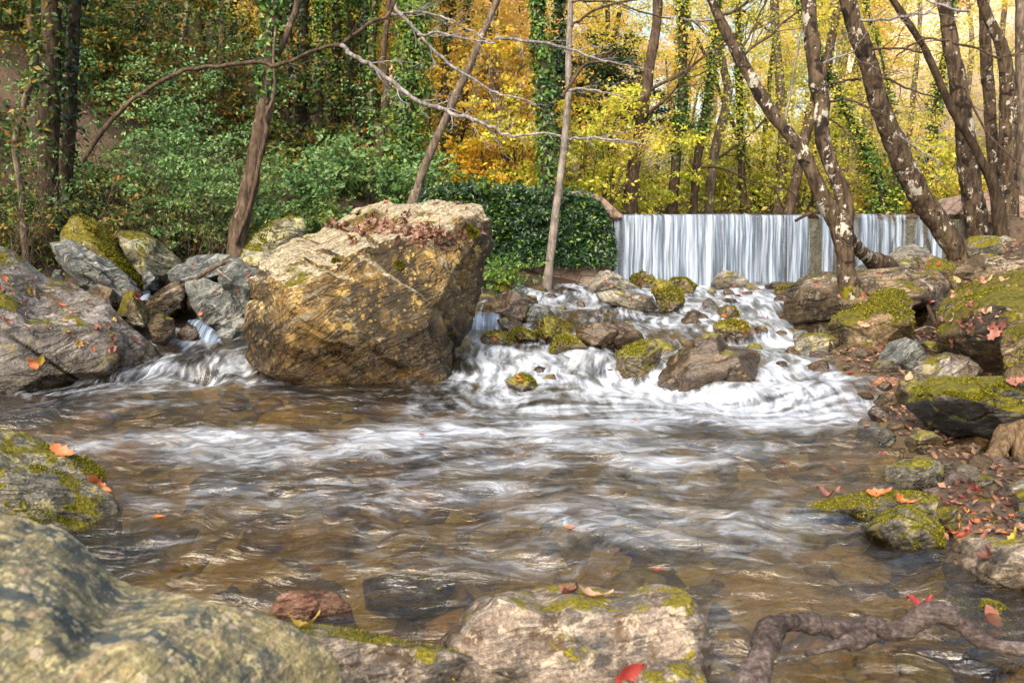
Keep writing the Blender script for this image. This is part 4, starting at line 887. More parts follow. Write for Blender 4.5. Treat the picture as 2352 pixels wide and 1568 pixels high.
tree('ivy_tree', 'second ivy clad trunk, darker, between the tall ivy trunk and the slim grey tree', 'tree', 'bark_dark',
    [(1285,460,9),(1283,300,9),(1284,228,9),(1286,160,8),(1283,105,8),(1285,20,6),(1290,-50,5)], 14.5, 14.5, 10, 4, iv=(2600, 'lf_dark', 3.2, .05, .8))
# --- left side trees ---
TL, pl_, rl_ = tree('red_barked_tree', 'reddish brown trunk leaning slightly right with a creeper stem, left of the great boulder', 'tree', 'bark_red',
    [(545,575,22),(548,527,21),(570,440,19),(587,352,18),(601,281,18),(615,211,16),(619,141,15),(626,35,14),(628,-50,13)], 10.1, 10.3, 18, 4, rough=.16, iv=(1500, 'lf_green', 2.2, .45, .9), sub=12)
q, rq = pxpath([(619,150,9),(635,125,9),(650,95,8),(668,53,7),(680,20,7),(692,-40,6)], 10.3)
trunk('fork_stem', TL, q, rq, 'bark_red', 10, .12, False, 2, 7)
q, rq = pxpath([(540,560,5),(575,470,5),(600,350,5),(612,300,5),(609,270,4),(626,230,4),(632,190,4),(628,130,3),(634,60,3)], 9.95)
trunk('creeper_stem', TL, q, rq, 'bark_red', 8, .12, False, 0, 8)
LT = [ # name,label,mat,px,Y,ivy,crown
 ('ivy_tree','dark ivy trunk right of the reddish trunk, above the brambles','bark_dark',[(688,390,13),(693,281,12),(696,176,11),(698,0,10),(700,-60,9)],15,(2600,'lf_dark',2.4,.0,.9)),
 ('ivy_tree','ivy trunk third from the reddish trunk, base in the brambles','bark_dark',[(765,385,12),(770,260,11),(773,141,11),(774,0,10),(776,-60,9)],15.5,(3000,'lf_green',2.8,.1,.9)),
 ('ivy_tree','ivy trunk with bare pale foot left of the small forked tree','bark_grey',[(797,352,9),(800,250,9),(805,105,9),(808,0,8),(810,-60,7)],16,(3000,'lf_green',3.4,.2,.9)),
 ('forked_tree','small brown tree forking low into two wavy stems above the great boulder','bark_red',[(875,450,12),(873,380,11),(874,316,11),(860,270,8),(850,200,8),(852,140,8),(858,60,7),(862,-40,6)],14.5,(900,'lf_green',2.2,.3,.9)),
 ('ivy_tree','broad trunk buried in bushy green ivy above the great boulder','bark_dark',[(922,455,17),(928,380,16),(935,281,15),(942,180,14),(950,70,13),(955,-40,12)],13.5,(7500,'lf_green',4.0,.0,.95)),
 ('dark_tree','dark straight trunk with hanging ivy in the far left shadow','bark_dark',[(112,500,24),(112,316,22),(116,141,21),(120,0,20),(124,-60,19)],10.2,(700,'lf_under',1.7,.2,1)),
 ('dark_tree','second dark trunk in the far left shadow, narrower and nearer the middle','bark_dark',[(150,500,14),(158,300,14),(165,141,14),(172,0,13),(176,-60,12)],10.6,(900,'lf_dark',2.0,.0,1)),
 ('crooked_tree','thin crooked pale trunk at the far left edge','bark_grey',[(56,540,8),(46,422,7),(35,334,7),(53,246,7),(77,169,7),(84,105,6),(70,70,6),(67,0,6),(66,-50,5)],9.4,(500,'lf_under',2.5,.1,1)),
 ('slim_tree','thin pale crooked trunk high on the left slope','bark_pale',[(408,170,5),(415,105,5),(425,53,4.5),(431,0,4),(434,-50,4)],17,None),
 ('slim_tree','thin dark trunk on the left slope above the arching branch','bark_dark',[(450,190,6),(456,120,6),(462,40,5),(466,-50,5)],17.5,(600,'lf_under',2.5,.1,1)),
 ('slim_tree','thin leaning brown trunk on the upper left slope','bark_red',[(255,130,7),(268,70,6),(280,0,6),(290,-60,5)],16,(600,'lf_under',2.5,.1,1)),
 ('ivy_tree','short ivy covered stump like trunk on the left slope under the arching branch','bark_dark',[(540,260,8),(532,215,8),(520,185,7)],15,(1500,'lf_dark',3,.0,1)),
]
for k, (nm, lb, mt, px, Y, iv) in enumerate(LT):
    r_, pp_, rr_ = tree(nm, lb, 'tree', mt, px, Y, Y, 10, 5 if 'stump' not in lb else 0, iv=iv, seed=k+3)
    if nm == 'forked_tree':
        q, rq = pxpath([(874,316,8),(884,270,8),(888,211,8),(880,150,7),(884,90,7),(893,20,6),(895,-40,5)], 14.5); trunk('stem', r_, q, rq, 'bark_red', 8, .12, False, 3, 7)
for k, (lb, mt, u, w_, Y, lean, iv) in enumerate([
 ('dark slim trunk on the left slope, first right of the shaded pair', 'bark_dark', 232, 8, 13.5, 14, 700),
 ('dark trunk rising behind the bramble mound crest', 'bark_dark', 325, 9, 14.0, -10, 900),
 ('brown trunk just left of the reddish trunk, far behind it', 'bark_red', 500, 9, 14.5, 12, 600),
 ('thin dark trunk between the reddish trunk and its fork stem', 'bark_dark', 660, 7, 14.5, 6, 1200),
 ('dark ivy sleeved trunk between the second and third ivy trunks', 'bark_dark', 732, 10, 14.6, 4, 1800),
 ('narrow ivy sleeved trunk left of the small forked tree', 'bark_dark', 832, 8, 15.2, 6, 1800),
 ('slim brown trunk behind the slanting slim tree', 'bark_red', 985, 8, 15.5, -8, 900)]):
    tree('slender_tree', lb, 'tree', mt, [(u, 470, w_*1.1), (u+lean*.3, 330, w_), (u+lean*.5, 180, w_*.9), (u+lean, 40, w_*.8), (u+lean*1.1, -50, w_*.7)], Y, Y, 9, 5, iv=(iv, 'lf_dark' if k % 2 else 'lf_green', 2.4, .1, .95), seed=70+k)
# --- middle and right background trunks ---
BT = [
 ('alder_tree','brown trunk with wide foot just left of the waterfall crest','bark_red',[(1445,492,20),(1450,430,16),(1455,387,14),(1473,281,13),(1484,211,13),(1494,141,12),(1508,53,11),(1512,-40,10)],15,None),
 ('ivy_tree','trunk with ivy sleeve standing right behind the waterfall crest','bark_dark',[(1543,492,13),(1554,352,11),(1565,246,10),(1568,105,10),(1570,-40,9)],16.5,(1900,'lf_green',1.9,.2,.9)),
 ('ivy_tree','curving ivy trunk above the middle of the waterfall','bark_dark',[(1593,492,10),(1600,387,9),(1617,281,9),(1631,193,9),(1642,105,8),(1650,-40,7)],17,(2200,'lf_green',2.1,.25,.9)),
 ('alder_tree','grey trunk with a broken crook above the waterfall','bark_grey',[(1628,492,12),(1638,369,11),(1659,281,11),(1673,211,10),(1664,165,8),(1655,100,7),(1648,-40,6)],18,None),
 ('ivy_tree','thin upright trunk with ivy collar above the waterfall','bark_dark',[(1709,492,9),(1702,352,8),(1698,211,8),(1696,100,7),(1695,-40,6)],18.5,(1200,'lf_green',2.0,.2,.7)),
 ('alder_tree','pale straight trunk left of the leaning forked stem','bark_grey',[(1786,492,12),(1797,334,11),(1792,200,10),(1782,80,9),(1778,-40,9)],19,None),
 ('alder_tree','dark trunk leaning right behind the forked tree','bark_red',[(1811,492,12),(1835,387,12),(1849,316,12),(1867,246,12),(1898,141,10),(1925,20,9),(1935,-40,8)],17.5,None),
 ('alder_tree','pale trunk twin beside the dark one leaning right','bark_grey',[(1826,492,13),(1848,400,12),(1872,300,12),(1898,180,10),(1912,60,9),(1916,-40,8)],20,None),
 ('alder_tree','small dark pole trunk above the waterfall','bark_dark',[(1755,330,6),(1762,260,6),(1768,180,5),(1782,60,5),(1786,-40,4)],21,None),
 ('alder_tree','distant grey trunk left of the tall ivy trunk','bark_grey',[(1115,440,9),(1118,330,8),(1120,200,8),(1122,60,7),(1124,-40,6)],19,(900,'lf_dark',2.3,.1,.6)),
 ('alder_tree','brown trunk in orange foliage left of centre','bark_red',[(1180,440,8),(1184,330,8),(1190,200,7),(1196,60,6),(1198,-40,6)],20,None),
 ('ivy_tree','ivy column behind the ivy wall left part','bark_dark',[(1060,440,9),(1064,330,9),(1068,200,8),(1070,60,7),(1072,-40,6)],18,(1700,'lf_dark',2.8,.1,.9)),
 ('ivy_tree','brown trunk with ivy just right of the bushy ivy trunk','bark_red',[(1022,440,10),(1026,330,10),(1022,200,9),(1028,60,8),(1030,-40,7)],16,(1700,'lf_green',2.6,.2,.9)),
 ('alder_tree','slender trunk right of the slim grey tree','bark_dark',[(1405,470,6),(1402,350,6),(1398,250,5),(1396,100,5),(1395,-40,5)],19,None),
 ('ivy_tree','green ivy column at the water edge behind the thick leaning tree','bark_dark',[(2030,495,12),(2020,430,12),(2005,380,11),(1990,350,8)],18,(3500,'lf_green',3.4,.0,1)),
 ('ivy_tree','small ivy column right of the larger one behind the waterfall crest','bark_dark',[(2060,495,7),(2060,460,7),(2058,430,6)],18.5,(1400,'lf_green',3.4,.0,1)),
 ('ivy_tree','bushy ivy trunk between the thick leaning tree and the upright rough barked tree','bark_dark',[(2140,495,9),(2138,400,9),(2142,330,9),(2150,250,8)],20,(2600,'lf_green',3.6,.1,.9)),
 ('alder_tree','thin trunk in golden leaves right of the thick leaning tree','bark_grey',[(2075,480,6),(2085,350,6),(2100,200,6),(2112,60,5),(2115,-40,5)],22,None),
 ('alder_tree','faint grey trunk between the forked stems','bark_grey',[(1905,492,8),(1915,350,8),(1925,220,7),(1940,60,6),(1945,-40,6)],23,None),
 ('alder_tree','leaning pole trunk behind the forked fork','bark_dark',[(1735,470,5),(1720,380,5),(1690,300,5),(1660,230,4),(1630,150,4)],20,None),
]
CC = {0:'lf_yellow',1:'lf_yellow',2:'lf_gold'}
for k, (nm, lb, mt, px, Y, iv) in enumerate(BT):
    u0 = px[0][0]
    cm = 'lf_orange' if u0 < 1250 else ('lf_gold' if (u0 > 1950 or k % 5 == 0) else 'lf_yellow')
    tree(nm, lb, 'tree', mt, px, Y, Y, 9, 4, iv=iv, seed=k+40, limbs=3 if Y < 21 and len(px) > 4 else 0,
         crown=(4200, cm, (2.2, 7.0), 1.6, (.035, .075)))

# --- bare branches ---
def branch_thing(name, label, mains, mat, seed, cat='branch', Y=9.5, lv=2, nch=6, tl=(.25, .7)):
    rs = np.random.default_rng(seed); pts, rad = pxpath(mains[0][0], mains[0][1])
    root = empty(name, tuple(pts[0]), label, cat)
    bag = Bag(); tw = Bag()
    for (px, Y_, step) in mains:
        pts, rad = pxpath(px, Y_); pp = catmull(pts, 7); rr = catmull(np.stack([rad]*3, -1), 7)[:, 0]
        pp = pp+.012*np.stack([noise(np.arange(len(pp))*.35, seed+k, 0, 5) for k in range(3)], -1)
        bag.add(*tube(pp, rr, 8, .1, seed, 20))
        for i in range(int(len(pp)*.15), len(pp), step):
            d = nrm(pp[min(i+1, len(pp)-1)]-pp[i-1]); s = nrm(np.cross(d, [0, 1, 0])*(1 if rs.random() < .5 else -1)+rs.normal(size=3)*.35)
            grow(tw, pp[i], d+s*rs.uniform(.4, .9), rs.uniform(*tl), max(rr[i]*.42, .0022), lv-1, rs, nch=nch, wig=.35)
    lm = bag.obj('limb', M[mat], root); tw.obj('twigs', M[mat], lm)
    return root
branch_thing('arching_tree', 'long thin dark stem arching from the left thicket across the reddish trunk', [
    ([(190,373,5.5),(239,295,5.5),(281,250,5),(337,207,4.5),(404,172,4.5),(457,156,4.2),(520,151,4.2),(591,142,4.2),(633,151,4.5),(668,141,4.2),(703,123,4.2),(738,109,4),(784,102,4.5),(819,77,4.5),(854,53,4),(893,32,3.5),(905,5,3),(912,-40,3)], 9.3, 14)], 'twig_dark', 5, 'tree', tl=(.2, .5), nch=3)
branch_thing('bare_branch', 'long pale bare branch sagging from the arching stem to the slim grey tree', [
    ([(784,102,4.5),(798,118,5),(815,130,5),(840,142,5),(870,162,5),(905,192,5),(945,222,5),(985,242,5),(1020,252,5),(1042,264,5),(1075,268,4),(1110,285,3.5),(1140,296,3.2),(1162,310,3),(1200,312,2.6),(1245,304,2.2),(1290,310,1.6)], 9.2, 5)], 'twig', 6, tl=(.15, .55))
branch_thing('bare_branch', 'bare branch running from the top edge down through the slanting slim tree', [
    ([(900,-10,4),(908,15,4),(930,45,4),(958,72,3.8),(985,105,3.6),(1020,138,3.4),(1060,165,3.2),(1100,190,3),(1135,212,2.6),(1160,218,2.2),(1190,225,2),(1230,240,1.5)], 9.6, 6)], 'twig', 8, tl=(.15, .5))
branch_thing('bare_branch', 'forked bare branch with many twigs near the top edge left of centre', [
    ([(893,32,3),(930,33,2.6),(965,28,2.4),(1000,36,2.2),(1040,48,2),(1075,68,1.8),(1120,92,1.5)], 9.7, 4), ([(960,82,3),(1000,76,2.6),(1040,84,2.6),(1080,92,2.4),(1110,96,2.2),(1140,100,2)], 9.5, 4)], 'twig', 9, tl=(.15, .5))
branch_thing('bare_branch', 'bare branch crossing the ivy trunk high up and reaching right of the slim grey tree', [
    ([(1140,88,4),(1175,90,3.6),(1220,95,3.4),(1265,101,3.2),(1305,112,3),(1340,125,2.8),(1370,136,2.5),(1400,142,2.2),(1440,150,1.6)], 10.3, 6)], 'twig', 10, tl=(.2, .5))
branch_thing('bare_branch', 'bare branch angled up from the ivy trunk to the right of the slim grey tree', [
    ([(1290,222,4),(1310,195,3.6),(1335,160,3.4),(1352,144,3),(1385,140,2.6),(1410,136,2)], 11, 5)], 'twig_dark', 12, tl=(.2, .5))
branch_thing('bare_branch', 'nearly level bare branch right of the slim grey tree at half height', [
    ([(1300,320,3.2),(1325,318,3),(1365,317,2.8),(1410,321,2.4),(1445,328,2),(1480,330,1.5)], 11, 5)], 'twig', 13, tl=(.15, .4))
branch_thing('bare_branch', 'thin curved bare branch above the level one right of the slim grey tree', [
    ([(1303,206,3),(1330,205,2.6),(1365,208,2.4),(1400,216,2),(1435,224,1.5)], 11, 5)], 'twig', 14, tl=(.15, .4))
branch_thing('bare_branch', 'bare branch at the top edge reaching over the waterfall side of the slim tree', [
    ([(1311,60,3.2),(1335,45,3),(1375,20,2.8),(1430,5,2.4),(1500,-10,2)], 11, 5), ([(1311,4,2.5),(1360,3,2.3),(1420,8,2),(1480,30,1.8),(1540,42,1.5)], 11, 5)], 'twig_dark', 15, tl=(.2, .6))
RB = [([(1568,46,2.5),(1600,47,2.5),(1640,46,2.3)],9,'level twig branch left of the forked tree top'),
 ([(1663,36,3),(1690,22,3),(1715,8,2.6),(1725,-15,2.4)],8.4,'short dark branch rising from the left fork stem near the top'),
 ([(1700,130,3.4),(1730,108,3),(1770,82,2.8),(1800,52,2.4),(1835,25,2)],8.4,'dark branch angling up right from the left fork stem'),
 ([(1802,270,3),(1815,230,2.4),(1822,170,2),(1832,110,2),(1842,60,1.6)],8.4,'thin dark whip rising from the left fork stem'),
 ([(1705,115,2.6),(1722,80,2.4),(1740,45,2.2),(1760,0,2)],8.5,'thin dark whip at the top between both fork stems'),
 ([(1895,198,2.8),(1925,190,2.6),(1960,184,2.4),(1975,182,2)],9,'short level branch between the fork and the thick leaning tree'),
 ([(1890,145,2.6),(1925,132,2.4),(1960,120,2)],9,'rising twig between the fork and the thick leaning tree'),
 ([(1905,232,2.6),(1940,228,2.4),(1975,240,2.2),(2010,255,2),(2040,268,1.8)],9,'arched thin branch in front of the thick leaning tree'),
 ([(1905,275,2.2),(1940,300,2),(1965,330,1.8),(1975,365,1.5)],9.1,'drooping thin twig under the fork stem'),
 ([(1975,47,3),(2010,46,3),(2060,40,2.6),(2110,32,2.4),(2150,30,2)],9.4,'long level branch from the thick leaning tree near the top'),
 ([(2000,115,2.8),(2050,112,2.6),(2085,116,2.2),(2120,118,2)],9.5,'level dark branch right of the thick leaning tree'),
 ([(2015,172,3),(2045,182,2.6),(2080,200,2.4),(2110,212,2),(2150,222,1.6)],9.5,'drooping dark branch right of the thick leaning tree'),
 ([(2060,308,2.6),(2095,335,2.4),(2130,358,2),(2165,380,1.6)],9.6,'thin drooping branch low on the thick leaning tree'),
 ([(2180,95,2.6),(2130,90,2.4),(2090,105,2),(2060,130,1.8)],11,'thin branch reaching left from the upright rough barked tree'),
 ([(2190,100,3),(2240,108,2.6),(2280,130,2.4),(2300,140,2)],11,'thin branch from the rough barked tree to the right'),
 ([(2225,25,3),(2180,20,2.6),(2120,-5,2.4)],11.5,'dark branch at the top edge by the upright tree'),
 ([(2215,200,2.6),(2260,290,2.2),(2310,350,2),(2352,385,1.8)],10.6,'long thin twig slanting down to the right edge'),
 ([(2320,130,2.6),(2350,115,2.4),(2380,100,2)],11,'stub branch at the right edge')]
for k, (px, Y, lb) in enumerate(RB):
    branch_thing('bare_branch', lb, [(px, Y, 4)], 'twig_dark' if k % 3 else 'twig', 20+k, tl=(.2, .55), nch=4)
# ---------- ivy wall, abutment ----------
t = NT('rough_masonry'); pos = t.n('NewGeometry').outputs['Position']
br = t.noise(pos, 6, 5, .7); cc = t.cramp(br, [(.35, (.16, .10, .07)), (.55, (.34, .24, .18)), (.7, (.44, .34, .27))])
vo = t.n('TexVoronoi', i={'Vector': t.vscale(pos, (4, 4, 7)), 'Scale': 1.0}, feature='DISTANCE_TO_EDGE')
cc = t.mix(t.ramp(vo.outputs['Distance'], .06, .0), cc, (.10, .07, .05))
M['masonry'] = t.done(t.n('BsdfPrincipled', i={'Base Color': cc, 'Roughness': .9, 'Normal': t.n('Bump', i={'Height': br, 'Distance': .04}).outputs[0]}))
def prism(name, prof, y0, y1, mat, parent, seed=0):
    """extrude an x,z outline from y0 to y1"""
    bm = bmesh.new(); a = [bm.verts.new((x, y0, z)) for x, z in prof]; b = [bm.verts.new((x, y1, z)) for x, z in prof]; n = len(prof)
    bm.faces.new(a[::-1]); bm.faces.new(b)
    for k in range(n): bm.faces.new((a[k], a[(k+1) % n], b[(k+1) % n], b[k]))
    bmesh.ops.recalc_face_normals(bm, faces=bm.faces[:]); bmesh.ops.bevel(bm, geom=bm.edges[:], offset=.02, segments=2, affect='EDGES')
    me = bpy.data.meshes.new(name); bm.to_mesh(me); bm.free(); me.materials.append(mat)
    if parent: me.transform(Matrix.Translation(-Vector(parent.location)))
    o = bpy.data.objects.new(name, me); COL.objects.link(o); o.parent = parent; return o
YR = 11.85
def X_(u, v=520, Y=YR): return P(u, v, Y)[0]
def Z_(u, v, Y=YR): return P(u, v, Y)[2]
rw = empty('retaining_wall', (.2, YR, .5), 'old retaining wall smothered in dark ivy with a sloping stone end, left of the waterfall', 'wall')
xa, xb = X_(960), X_(1412)
prism('masonry', [(xa+.25, .1), (xb-.02, .1), (xb-.02, Z_(1410, 500)), (X_(1345), Z_(1345, 440)), (xa+.35, Z_(980, 436))], YR+.05, YR+.75, M['masonry'], rw)
prism('coping', [(X_(1352), Z_(1352, 446)), (X_(1378), Z_(1378, 448)), (X_(1432), Z_(1432, 496)), (X_(1424), Z_(1424, 503)), (X_(1405), Z_(1405, 502))], YR-.02, YR+.9, M['masonry'], rw)
rs = np.random.default_rng(8)
n = 26000; u = rs.uniform(955, 1415, n); v = rs.uniform(420, 618, n)
topv = np.interp(u, [955, 985, 1060, 1200, 1330, 1365, 1405, 1415], [452, 432, 424, 428, 432, 446, 505, 560]) + 5*noise(u*.05, 0*u, 0, 3)
keep = (v > topv) & (v < 612-8*(u < 1150)) & (rs.random(n) < .35+.65*sm(-.45, .15, fbm(u*.02, v*.03, 0, 9, 3))); u, v = u[keep], v[keep]
dep = YR-.02-.30*(.5+.5*fbm(u*.018, v*.018, 0, 33, 3))*rs.random(len(u))**.5 + .5*(v < topv[keep]+10)*rs.random(len(u))
p = np.array([P(a, b, c) for a, b, c in zip(u, v, dep)])
V, Fc = leaves(p, rs.uniform(.045, .085, len(p)), np.tile([0, -.8, .5], (len(p), 1)), .8, rs)
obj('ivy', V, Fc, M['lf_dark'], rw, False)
m2 = rs.random(len(p)) < .06
V, Fc = leaves(p[m2]+[0, -.05, .01], rs.uniform(.045, .08, m2.sum()), np.tile([0, -.5, .8], (m2.sum(), 1)), .8, rs); obj('fresh_ivy', V, Fc, M['lf_green'], rw, False)
ra = empty('abutment', (6.9, 12.5, .9), 'sloping pinkish stone abutment behind the crossing trunks at the right end of the weir', 'wall')
xq = lambda u, v: (P(u, v, 12.7)[0], P(u, v, 12.7)[2])
prism('masonry', [xq(2130, 600), xq(2155, 508), xq(2205, 455), xq(2300, 440), xq(2420, 470), xq(2420, 640)], 12.6, 13.3, M['masonry'], ra)
prism('coping', [xq(2155, 505), xq(2168, 492), xq(2212, 452), xq(2216, 462), xq(2170, 506)], 12.5, 13.35, M['masonry'], ra)

# ---------- shrubs ----------
def shrub(label, u, v, Y, r, h, n, mat, name='shrub', size=(.04, .085), seed=0, stems=14, group=None, twig='twig_dark'):
    rs = np.random.default_rng(seed+500); p0 = P(u, v, Y); x, y = p0[0], p0[1]; z = tz(x, y)
    root = empty(name, (x, y, z), label, 'shrub', group); bag = Bag(); tips = []
    for k in range(stems):
        a = rs.random()*6.3; d = np.array([math.cos(a)*r/h, math.sin(a)*r/h, 1.0])
        grow(bag, [x+rs.normal()*r*.3, y+rs.normal()*r*.3, z-.1], d, h*rs.uniform(.7, 1.15), .010, 1, rs, sag=.12, nch=5, tips=tips)
    bag.obj('stems', M[twig], root)
    tips = np.array(tips); cs = tips[rs.choice(len(tips), min(len(tips), max(12, n//140)), replace=False)]
    cloud(root, 'leaves', cs, rs.uniform(.22, .42, len(cs))*max(.7, r), n, size, mat, rs=rs)
    return root
SH = [
 ('large blue green bramble mound left of the reddish trunk',370,440,11.6,1.2,2.2,14000,'lf_teal'),
 ('bramble mound sloping down toward the reddish trunk foot',450,520,11.0,.7,1.3,7000,'lf_teal'),
 ('bramble thicket with brown leaves behind the pointed mossy rock',300,540,10.6,.9,1.1,6000,'lf_under'),
 ('pale green bramble mound right of the reddish trunk',660,500,11.6,.7,.9,7000,'lf_teal'),
 ('bramble mound between the reddish trunk and the boulder top',740,480,11.8,.8,1.0,7000,'lf_teal'),
 ('dense bramble mound behind the left shoulder of the great boulder',820,470,12.6,.9,1.0,6500,'lf_teal'),
 ('low green shrub between the boulder and the ivy wall',1000,480,12.0,.6,.9,4000,'lf_green'),
 ('dark leafy shrub at the far left edge above the grey slab',40,530,9.9,.7,.9,3500,'lf_under'),
 ('shrub with broad pale leaves in the left shade',205,450,11.4,.7,1.2,3000,'lf_green'),
 ('brown leaved thicket low on the left bank',150,520,10.9,.7,.9,3500,'lf_under'),
 ('mixed green and orange shrub on the slope under the arching stem',330,330,13.5,1.3,1.9,6500,'lf_under'),
 ('dark green shrub high on the left slope',180,300,13.5,1.3,2.2,6000,'lf_under'),
 ('orange tinged shrub on the slope behind the reddish trunk',480,330,15,1.3,2.0,6000,'lf_under'),
 ('green shrub below the ivy trunks left of centre',720,400,15,1.0,1.4,4500,'lf_under'),
 ('tall shrub in shadow at the upper left edge',10,230,13.0,1.3,2.6,7000,'lf_under'),
 ('dark shrub above the second dark trunk in the upper left',230,160,16,1.5,2.6,6000,'lf_dark'),
 ('dark holly like bush between the slim grey tree and the waterfall trunk',1385,250,17.5,1.0,2.6,0,'lf_dark'),
 ('yellow green bush behind the left end of the waterfall',1360,470,15.0,.8,1.6,4500,'lf_yellow'),
 ('yellow green bush at the foot of the brown trunk by the crest',1490,480,17.5,.9,1.6,4500,'lf_yellow'),
 ('leafy yellow bush over the middle of the crest',1660,490,19.5,1.1,2.0,5000,'lf_yellow'),
 ('green yellow bush behind the crest left of the fork',1770,490,20,1.1,1.9,5000,'lf_yellow'),
 ('golden bush seen between the fork and the thick leaning tree',1990,490,20,1.0,1.7,5000,'lf_gold'),
 ('orange bush behind the right end of the crest',2100,490,20,1.0,1.7,4500,'lf_gold'),
 ('orange leaved young beech left of the slim grey tree',1150,440,15,.9,2.6,5500,'lf_orange'),
 ('rusty orange bush behind the ivy wall',1080,430,15.5,.9,1.8,4500,'lf_orange'),
 ('yellow leaved sapling behind the tall ivy trunk',1220,430,16,.9,3.0,5500,'lf_gold'),
 ('yellow green sapling right of the slim grey tree',1350,430,14,.8,2.2,5000,'lf_yellow'),
 ('small golden shrub by the right abutment',2150,470,15,.6,1.2,2500,'lf_gold'),
 ('bright green low shrub at the foot of the ivy wall',1150,600,11.2,.45,.35,1800,'lf_green')]
for k, (lb, u, v, Y, r, h, n, mt) in enumerate(SH):
    if n: shrub(lb, u, v, Y, r, h, n, mt, seed=k, size=(.035, .07) if Y < 12 else (.05, .10))
# evergreen hanging dark bush (centre right)
root = empty('evergreen_tree', (P(1385, 250, 18)[0], 18, tz(P(1385, 250, 18)[0], 18)), 'dark evergreen crown hanging in the yellow wood right of the slim grey tree', 'tree')
q = np.array([[root.location.x, 18, root.location.z-.2], [root.location.x+.2, 18, 2.5], [root.location.x+.1, 18.1, 4.2], [root.location.x+.3, 18, 5.4]])
trunk('trunk', root, q, [.12, .1, .08, .05], 'bark_dark', 8, .1, False, 0)
cs = [P(u, v, Y_) for u, v, Y_ in [(1370,170,17.6),(1400,190,18),(1350,205,18.3),(1430,215,18),(1380,240,17.8),(1470,235,18.2),(1340,150,18),(1410,150,18.4),(1500,250,18.2),(1330,185,18),(1395,110,18)]]
cloud(root, 'crown', cs, .65, 9000, (.06, .11), 'lf_dark')
# stems of bare undergrowth at the left
rs = np.random.default_rng(77)
for k, (u, v, Y, lb) in enumerate([(30,590,8.8,'tangle of thin reddish stems at the far left edge'),(110,560,10.1,'thin bare stems above the dark rock ledge'),(215,500,10.5,'bare brown stems left of the mossy pointed rock top'),(470,560,10.2,'dry brown stems left of the reddish trunk foot'),(360,540,10.3,'dry stems above the rounded lichened rock')]):
    p0 = P(u, v, Y); root = empty('bare_shrub', (p0[0], p0[1], tz(p0[0], p0[1])), lb, 'shrub'); bag = Bag()
    for j in range(26):
        grow(bag, [p0[0]+rs.normal()*.35, p0[1]+rs.normal()*.3, root.location.z-.1], [rs.normal()*.35, rs.normal()*.2, 1], rs.uniform(.7, 2.0), .006, 1, rs, nch=3)
    bag.obj('stems', M['bark_red'], root)

# ---------- ground cover and litter on the banks ----------
def scatter(name, n, xr, yr, size, mat, cond, lift=(0, .05), jit=.5, stand=False, rs=np.random.default_rng(5)):
    x = rs.uniform(*xr, n); y = rs.uniform(*yr, n); z = terr(x, y); ok = cond(x, y, z) & (z > zw(x, np.minimum(y, 12))+.02); x, y, z = x[ok], y[ok], z[ok]
    p = np.stack([x, y, z+rs.uniform(*lift, len(x))], -1)
    V, Fc = leaves(p, rs.uniform(*size, len(x)), np.tile([0, -.1, 1.0], (len(x), 1)), jit, rs)
    return tag(obj(name, V, Fc, M[mat], None, False), kind='stuff')
scatter('leaf_litter', 60000, (-12, 12), (2.5, 26), (.03, .07), 'lf_brown', lambda x, y, z: (y < 12) | (x < .8) | (x > 6.6) | (y > 18), (0, .04))
scatter('leaf_litter', 22000, (1.8, 7.5), (2.6, 11.5), (.025, .06), 'lf_brown', lambda x, y, z: z > zw(x, y)+.03, (0, .035), rs=np.random.default_rng(6))
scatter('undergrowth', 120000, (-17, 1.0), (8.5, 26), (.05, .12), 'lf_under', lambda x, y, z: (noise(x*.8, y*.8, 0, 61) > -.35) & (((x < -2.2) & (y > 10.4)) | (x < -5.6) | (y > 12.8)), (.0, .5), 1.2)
scatter('ivy_ground_cover', 30000, (-15, 1.0), (9, 26), (.05, .12), 'lf_green', lambda x, y, z: (noise(x*.6, y*.6, 0, 62) > .12) & ((x < -2.6) | (y > 12.8)), (.0, .5), 1.2)
scatter('forest_floor_plants', 36000, (-4, 24), (17.5, 34), (.07, .15), 'lf_yellow', lambda x, y, z: noise(x*.5, y*.5, 0, 63) > -.2, (.0, .7), 1.2)

# ---------- woods on the slopes behind ----------
def proto(j, mat, bark, H, n, size, ivyn=0):
    rs = np.random.default_rng(900+j); h = rs.uniform(.9, 1.1)*H
    pts = np.array([[0, 0, -.3], [rs.normal()*.15, 0, H*.3], [rs.normal()*.3, rs.normal()*.2, H*.6], [rs.normal()*.5, rs.normal()*.3, H*.95]])
    V, Fc = tube(catmull(pts, 5), np.linspace(.15, .035, 16), 7, .1, j); tr = raw_mesh('trunk', V, Fc, M[bark])
    bag = Bag(); tips = []
    for _ in range(9):
        k = rs.uniform(.3, .95); c = np.array([np.interp(k*H, pts[:, 2], pts[:, i]) for i in range(3)]); a = rs.random()*6.3
        grow(bag, c, [math.cos(a), math.sin(a), .7], H*rs.uniform(.15, .3), .035, 1, rs, nch=4, tips=tips)
    br = raw_mesh('branches', np.concatenate(bag.V), np.concatenate(bag.F), M[bark])
    tips = np.array(tips); cs = tips[rs.choice(len(tips), 26)]
    before = set(bpy.data.objects); o = cloud(None, 'crown', cs, rs.uniform(.5, 1.1, len(cs)), n, size, mat, rs=rs); cm = o.data; bpy.data.objects.remove(o)
    return tr, br, cm
